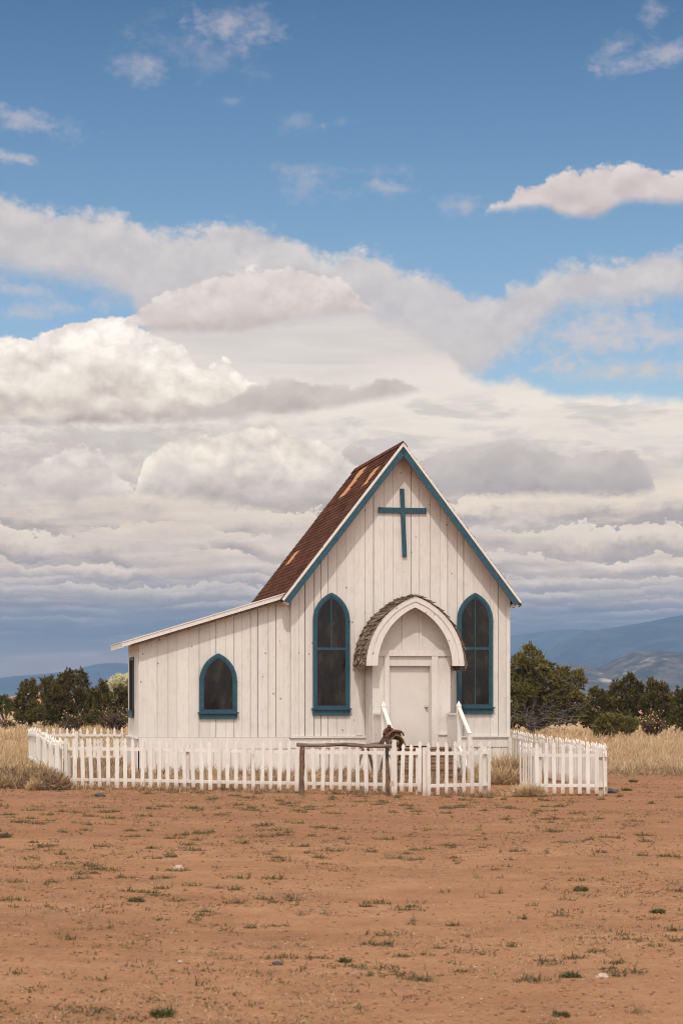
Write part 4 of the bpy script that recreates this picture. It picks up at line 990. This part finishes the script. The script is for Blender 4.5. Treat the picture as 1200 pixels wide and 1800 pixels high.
tree('juniper_tree', 'large spreading juniper with bare grey branches against the right church wall', 'tree', 935, 98,
     [(932, 1160, 26, 24, 0), (905, 1185, 30, 34, .8), (950, 1190, 34, 30, -.2), (985, 1200, 24, 24, 0), (1018, 1200, 13, 19, 0), (1010, 1236, 24, 26, .2), (915, 1235, 34, 26, .9), (965, 1236, 40, 28, .7), (876, 1200, 30, 44, 1), (925, 1212, 40, 30, 0), (985, 1222, 30, 22, -.3), (1000, 1262, 30, 14, .9), (1018, 1188, 9, 12, 0), (900, 1262, 34, 22, .3), (950, 1262, 34, 20, .2)], GJ, M['juniper_light'], dens=50, dead=34, trunk_r=.15)
tree('juniper_tree', 'low dark juniper just right of the large spreading one', 'tree', 1046, 102, [(1047, 1228, 16, 22, 0), (1032, 1254, 20, 24, 0), (1062, 1250, 18, 30, 0), (1042, 1268, 20, 16, 0)], GJ, M['juniper'])
tree('juniper_tree', 'tall dark juniper with a bumpy domed top right of the fence end', 'tree', 1098, 104, [(1104, 1205, 17, 20, 0), (1085, 1222, 19, 24, 0), (1116, 1228, 20, 28, 0), (1095, 1254, 34, 32, 0)], GJ, M['juniper'])
tree('juniper_tree', 'dark juniper with two pointed tops near the right edge', 'tree', 1150, 103, [(1144, 1214, 12, 21, 0), (1162, 1216, 12, 19, 0), (1150, 1244, 26, 34, 0), (1172, 1254, 22, 32, 0), (1140, 1268, 20, 18, 0)], GJ, M['juniper'])
tree('juniper_tree', 'dark juniper cut by the right edge of the picture', 'tree', 1200, 101, [(1192, 1236, 16, 23, 0), (1212, 1228, 20, 28, 0), (1200, 1262, 26, 24, 0)], GJ, M['juniper'])
tree('shrub', 'low olive juniper bush in front of the dark right-hand junipers', 'shrub', 1076, 88, [(1074, 1274, 27, 19, 0), (1104, 1278, 17, 15, .1), (1055, 1282, 14, 14, 0)], None, M['juniper_light'], dens=60, blade=.13)

def cholla(label, px, Y, w_px, h_px, group, fruit, n=70):
    s = FPX/Y; p = onground(px, Y); root = empty('cholla_cactus', p); tag(root, label, 'cactus', group)
    b = MB(); spots = []; H = h_px/s; Wd = w_px/s/2
    for i in range(n):
        a = rnd.uniform(0, 6.28); rr = rnd.random()**.5; e_ = Vector((math.cos(a)*Wd*rr, math.sin(a)*Wd*rr, H*rnd.uniform(.35, 1)*(1-.35*rr)))
        P = branch(b, (0, 0, 0), e_, .035, .022, 6, .28)
        for q in range(3):
            s0 = P[rnd.randint(3, 6)]; e2 = s0+Vector((rnd.uniform(-.22, .22), rnd.uniform(-.22, .22), rnd.uniform(.02, .26))); branch(b, s0, e2, .020, .016, 3, .2)
            if rnd.random() < fruit: spots.append(tuple(e2))
    b.build('stem', M['cholla'], root)
    f0 = None
    for c_ in spots[:95]:
        if f0 is None:
            fr = MB(); fr.tube([(0, 0, 0), (0, 0, .03), (0, 0, .06)], [.018, .034, .02], 6); f0 = fr.build('fruit', M['fruit'], root); o = f0
        else: o = f0.copy(); col.objects.link(o); o.parent = root
        o.location = c_
GC = 'cholla cacti in the dry grass'
cholla('bushy brown cholla in the grass before the middle left junipers', 127, 98, 38, 42, GC, .15)
cholla('wide brown cholla in the grass right beside the lean-to wall', 200, 97, 52, 52, GC, .15, 90)
cholla('cholla tipped with yellow fruit before the right-hand junipers', 1147, 90, 50, 50, GC, .8, 80)
cholla('small cholla below the yellow-green shrub at the far left', 14, 112, 34, 22, GC, .4, 50)

# ------------------------------------------------------------------ grassland (uncountable): one object of real blades
def scatter(n, x0, x1, y0, y1, acc, dens_noise=None):
    out = []
    while len(out) < n:
        x = rnd.uniform(x0, x1); y = rnd.uniform(y0, y1)
        if acc(x, y): out.append((x, y))
    return out
def in_church(x, y):
    dx_, dy_ = x-1.41, y-47.3; u = dx_*math.cos(TH)+dy_*math.sin(TH); v = -dx_*math.sin(TH)+dy_*math.cos(TH)
    return (-2.72 < u < 2.75 and -.04 < v < 5.2) or (-6.25 < u < -2.6 and .05 < v < 3.0) or (-.9 < u < 1.05 and -3.1 < v < 0)
def yard_edge(x): return 39.6+6.6*sstep(-5.8, 2.5, x)
def grass_acc(x, y):
    if in_church(x, y) or abs(x) > 0.19*y+1.5: return False
    e = yard_edge(x)+2.4*mnoise.noise((x*.35, y*.2, 3))
    if y < e: return False
    if -5.3-.2*(y-38.5) < x < 4.4 and y < 52: return rnd.random() < .16
    d = .62+.8*mnoise.noise((x*.22, y*.12, 2))
    return rnd.random() < max(.12, d)
def blades(name, pts, k, Lf, wd, m, spread=.22, label=None, kind='stuff', cat=None, up=(0, 0, 1), lean=(.12, 0, 0)):
    P = np.array([(x, y, gz(x, y)-.01) for x, y in pts]); n = len(P)
    P = np.repeat(P, 1, 0); D = np.tile(np.array([[lean[0], lean[1], 1.0]]), (n, 1)); L_ = np.array([Lf(x, y) for x, y in pts])
    V, F = tufts(P, D, k, L_, wd, spread)
    o = npmesh(name, V, F, m); tag(o, label, cat, None, kind); return o
blades('dry_grass', scatter(26000, -15, 17, 39, 78, grass_acc), 9, lambda x, y: (.05+.22*rnd.random()**1.8)*(1+.9*mnoise.noise((x*.5, y*.3, 6)))*(.6 if y < 47 and x > -5 else 1), .012, M['drygrass'], .42, 'tall dry tan grass covering the field round the church')
blades('dry_grass', scatter(16000, -26, 28, 78, 128, grass_acc), 8, lambda x, y: .06+.30*rnd.random()**1.7, .024, M['drygrass'], .5, 'dry tan grass covering the far field among the junipers')
blades('field_edge_weeds', [(x, yard_edge(x)+.9+rnd.gauss(0, .8)+1.2*mnoise.noise((x*.35, 0, 3))) for x in [rnd.uniform(4.9, 10.5) for _ in range(1100)]]+[(x, 41.5+rnd.gauss(0, 1.6)) for x in [rnd.uniform(-9.5, -6.2) for _ in range(900)]], 8, lambda x, y: rnd.uniform(.06, .20), .010, M['brush'], .7, 'brown scrubby weeds where the field grass meets the dirt')
# yard grass: sparse tufts inside the fence
def yard_acc(x, y):
    if in_church(x, y): return False
    u = x
    if not (-7.6 < x < 4.6 and 38.4 < y < 52): return False
    if x > 2.2 and y < 44: return False
    return rnd.random() < .25+.9*mnoise.noise((x*.7, y*.5, 12)) + (.35 if y > 45.5 else 0)
blades('yard_grass', scatter(3400, -7.6, 4.6, 38.5, 52, yard_acc), 9, lambda x, y: rnd.uniform(.05, .22), .010, M['brush'], .45, 'sparse dry grass growing inside the picket fence')
blades('fence_weeds', [(x+rnd.gauss(0, .10), 38.35-1.2*(x+5.4)/9+rnd.gauss(0, .16)) for x in [rnd.uniform(-5.6, 3.0) for _ in range(900)] if mnoise.noise((x*1.1, 0, 0)) > -.12], 8, lambda x, y: rnd.uniform(.05, .15), .008, M['brush'], .6, 'low dry weeds along the foot of the front fence')

def bushmesh(name, label, cat, x, y, rx, rz_, m, n, L_, wd, group=None, ry=None, k=9):
    p = Vector((x, y, gz(x, y))); ry = ry or rx
    a = nr.random(n)*6.28; r_ = nr.random(n)**.5; C_ = np.stack([np.cos(a)*r_*rx, np.sin(a)*r_*ry, np.zeros(n)], 1)
    hz = nr.random(n)*rz_*(1-r_**2*.75); C_[:, 2] = hz
    D_ = np.stack([np.cos(a)*r_*.9, np.sin(a)*r_*.9, np.full(n, .9)], 1)
    V, F = tufts(C_, D_, k, L_, wd, .95 if 'shrub' in name else .7); o = npmesh(name, V, F, m, None, p); tag(o, label, cat, group); return o
GB = 'dry brush at the left fence corner'
bushmesh('dry_shrub', 'rusty brown dry shrub against the left corner of the front fence', 'shrub', WX(88, 38.2), 38.2, .36, .30, M['brush'], 800, .11, .010, GB)
bushmesh('dry_shrub', 'straw-coloured dry shrub leaning on the left side fence', 'shrub', WX(62, 39.6), 39.6, .55, .40, M['drygrass'], 1000, .12, .009, GB)
bushmesh('dry_shrub', 'low grey-tan dry shrub in the grass left of the fence corner', 'shrub', WX(26, 39.4), 39.4, .75, .34, M['brush'], 1300, .12, .010, GB)
bushmesh('dry_shrub', 'dry shrub at the left picture edge where dirt meets grass', 'shrub', WX(-8, 38.9), 38.9, .6, .24, M['drygrass'], 700, .11, .009, GB)
bushmesh('tumbleweed', 'small pale tumbleweed on the dirt before the rusty brown shrub', 'tumbleweed', WX(66, 37.9), 37.9, .17, .17, M['drygrass'], 200, .08, .006)
GT = 'straw tufts by the yard opening'
bushmesh('grass_tuft', 'straw-yellow grass tuft at the foot of the edge-on picket return', 'grass tuft', WX(926, 37.0), 37.0, .26, .10, M['drygrass'], 160, .16, .008, GT)
bushmesh('grass_tuft', 'straw-yellow grass tuft between the gate and the church corner', 'grass tuft', WX(880, 42.6), 42.6, .5, .14, M['drygrass'], 380, .24, .009, GT)
bushmesh('grass_tuft', 'tall straw tuft against the church right corner post', 'grass tuft', WX(890, 45.6), 45.6, .42, .2, M['drygrass'], 360, .34, .009, GT)

# ------------------------------------------------------------------ dirt litter: pebbles, weeds, named stones
def rocks(name, pts, rf, m, label):
    base = np.array([(0, 0, 1), (.9, 0, .3), (.28, .86, .35), (-.72, .53, .25), (-.7, -.5, .35), (.3, -.85, .28), (0, 0, -.4)]); fc = np.array([(0, 1, 2), (0, 2, 3), (0, 3, 4), (0, 4, 5), (0, 5, 1), (6, 2, 1), (6, 3, 2), (6, 4, 3), (6, 5, 4), (6, 1, 5)])
    V = []; F = []
    for i, (x, y) in enumerate(pts):
        r_ = rf(x, y); a = rnd.uniform(0, 6.28); c_, s_ = math.cos(a), math.sin(a); q = base*(1+.3*nr.normal(size=base.shape)*.5)*np.array([r_, r_*rnd.uniform(.6, 1), r_*rnd.uniform(.4, .75)])
        V.append(np.stack([q[:, 0]*c_-q[:, 1]*s_+x, q[:, 0]*s_+q[:, 1]*c_+y, q[:, 2]+gz(x, y)], 1)); F.append(fc+7*i)
    o = npmesh(name, np.concatenate(V), np.concatenate(F), m); tag(o, label, None, None, 'stuff'); return o
def dirt_acc(x, y): return abs(x) < .18*y+.6 and y < yard_edge(x)+.5 and not in_church(x, y)
wt = lambda: 9.0+ (rnd.random()**1.3)*37
def dirtpts(n, clump=0.0, seed=0):
    out = []
    while len(out) < n:
        y = wt(); x = rnd.uniform(-.19, .19)*y
        if dirt_acc(x, y) and rnd.random() < .5+clump*mnoise.noise((x*.5, y*.35, seed)): out.append((x, y))
    return out
rocks('pebbles', dirtpts(1700), lambda x, y: .003+.009*rnd.random()**2*(1+y/30), M['stone'], 'pale pebbles scattered over the reddish dirt')
rocks('clods', dirtpts(24000, .9, 4), lambda x, y: .003+.011*rnd.random()**3*(1+y/18), mat('dirt_clod', lambda q, b: q.l.new(q.mix(island(q), (0.17, 0.08, 0.042), (0.42, 0.23, 0.13)), b.inputs['Base Color']), .95, (0.22, 0.115, 0.07), .1), 'reddish clods of dirt scattered over the yard')
def weedcluster(n, seed, thr):
    out = []
    while len(out) < n:
        y = wt(); x = rnd.uniform(-.19, .19)*y
        if not dirt_acc(x, y): continue
        if mnoise.noise((x*.42, y*.28, seed))+.35*mnoise.noise((x*1.9, y*1.2, seed)) < thr: continue
        w_ = rnd.uniform(.03, .13)
        for q in range(rnd.randint(3, 16)): out.append((x+rnd.gauss(0, w_), y+rnd.gauss(0, w_*.8)))
    return out
blades('weeds', weedcluster(9000, 2.0, .08), 7, lambda x, y: rnd.uniform(.006, .022)*(1+y/50), .0055, M['weed'], 1.2, 'small grey-green weeds creeping over the dirt')
blades('weeds', weedcluster(10000, 7.0, .06), 6, lambda x, y: rnd.uniform(.008, .026)*(1+y/50), .0045, M['brush'], 1.5, 'dead brown weed litter scattered over the dirt')
cl = []
for _ in range(420):
    y = 9.0+(rnd.random()**1.2)*29; x = rnd.uniform(-.18, .18)*y
    if not dirt_acc(x, y) or mnoise.noise((x*.3, y*.22, 31.0)) < -.12: continue
    r_ = rnd.uniform(.02, .075)*(.9+y/90)
    for q in range(int(14+r_*320)): cl.append((x+rnd.gauss(0, r_), y+rnd.gauss(0, r_*.7)))
blades('weeds', cl, 7, lambda x, y: rnd.uniform(.010, .030)*(1+y/45), .006, M['weed'], 1.1, 'low olive weed mats dotted over the dirt')
sp2 = []
for _ in range(150):
    y = wt(); x = rnd.uniform(-.18, .18)*y
    if dirt_acc(x, y): sp2 += [(x+rnd.gauss(0, .03), y+rnd.gauss(0, .03)) for q in range(6)]
blades('weed_sprigs', sp2, 6, lambda x, y: rnd.uniform(.02, .06), .005, M['weed'], .7, 'upright green weed sprigs dotted about the dirt')
def ground_at(px, py):
    Y = FPX*(CAMZ+.07)/(py-HY)
    for _ in range(12): x = WX(px, Y); Y = FPX*(CAMZ-gz(x, Y))/(py-HY)
    return WX(px, Y), Y
GW = 'green weed tufts on the dirt'
for px, py, r_, m, lb in [(287, 1786, .075, 'tuft', 'brightest green weed tuft, nearest the bottom edge of the dirt'), (606, 1691, .05, 'tuft', 'flat green tuft alone in the middle of the bare dirt'),
                          (8, 1472, .10, 'weed', 'upright dark weed at the left edge of the dirt'), (1020, 1566, .085, 'weed', 'grey-green weed clump on the right of the dirt, below the lone fence'),
                          (1112, 1375, .10, 'tuft', 'green clump on the dirt just right of the lone picket fence'), (1100, 1390, .1, 'tuft', 'lower green clump on the dirt right of the lone picket fence'),
                          (1155, 1605, .07, 'tuft', 'green weed clump near the right edge of the dirt'), (1003, 1718, .06, 'tuft', 'green sprig left of the pale pink stone'), (985, 1786, .05, 'weed', 'low grey-green weed at the lower right corner'),
                          (240, 1585, .07, 'weed', 'grey-green weed clump in the left half of the dirt')]:
    x, y = ground_at(px, py); bushmesh('weed_tuft', lb, 'weed', x, y, r_*.8, r_*.25, M[m], 40, r_*.42, .005, GW, k=8)
def stone(name, label, px, py, r_, m):
    x, y = ground_at(px, py); b = MB()
    import bmesh
    bm = bmesh.new(); bmesh.ops.create_icosphere(bm, subdivisions=3, radius=r_)
    for v in bm.verts:
        n_ = mnoise.noise(v.co*(1.3/r_)+Vector((px, 0, 0))); v.co *= 1+.35*n_; v.co.z *= .6; v.co.x *= 1.25
    me = bpy.data.meshes.new(name); bm.to_mesh(me); bm.free(); me.materials.append(m); o = bpy.data.objects.new(name, me); col.objects.link(o); o.location = (x, y, gz(x, y)+r_*.25)
    tag(o, label, 'stone')
stone('stone', 'pale pinkish stone alone on the dirt at the lower right', 1058, 1719, .035, M['stone'])
stone('stone', 'small tan stone on the dirt below the left half of the fence', 314, 1527, .045, M['stone'])
stone('stone', 'flat dark stone on the dirt below the left end of the front fence', 176, 1400, .075, M['darkstone'])
stone('stone', 'dark lump lying at the right end of the lone picket fence', 1072, 1394, .10, M['darkstone'])
stone('stone', 'dark brown stone in the foreground dirt left of centre', 488, 1696, .03, M['darkstone'])
stone('stone', 'whitish pebble on the dirt between the two halves of the foreground', 317, 1691, .014, M['stone'])

# ------------------------------------------------------------------ haze
def f_haze():
    m = bpy.data.materials.new('haze'); m.use_nodes = True; m.node_tree.nodes.clear(); q = G(m.node_tree)
    v = q.new('ShaderNodeVolumePrincipled'); o = q.new('ShaderNodeOutputMaterial'); q.l.new(v.outputs[0], o.inputs['Volume'])
    v.inputs['Color'].default_value = (0.37, 0.58, 0.93, 1); v.inputs['Density'].default_value = 0.00011; v.inputs['Anisotropy'].default_value = 0.0
    return m
b = MB(); b.box(-9000, 9000, -4000, 8200, -4, 350); hz = b.build('haze', f_haze()); tag(hz, kind='stuff')
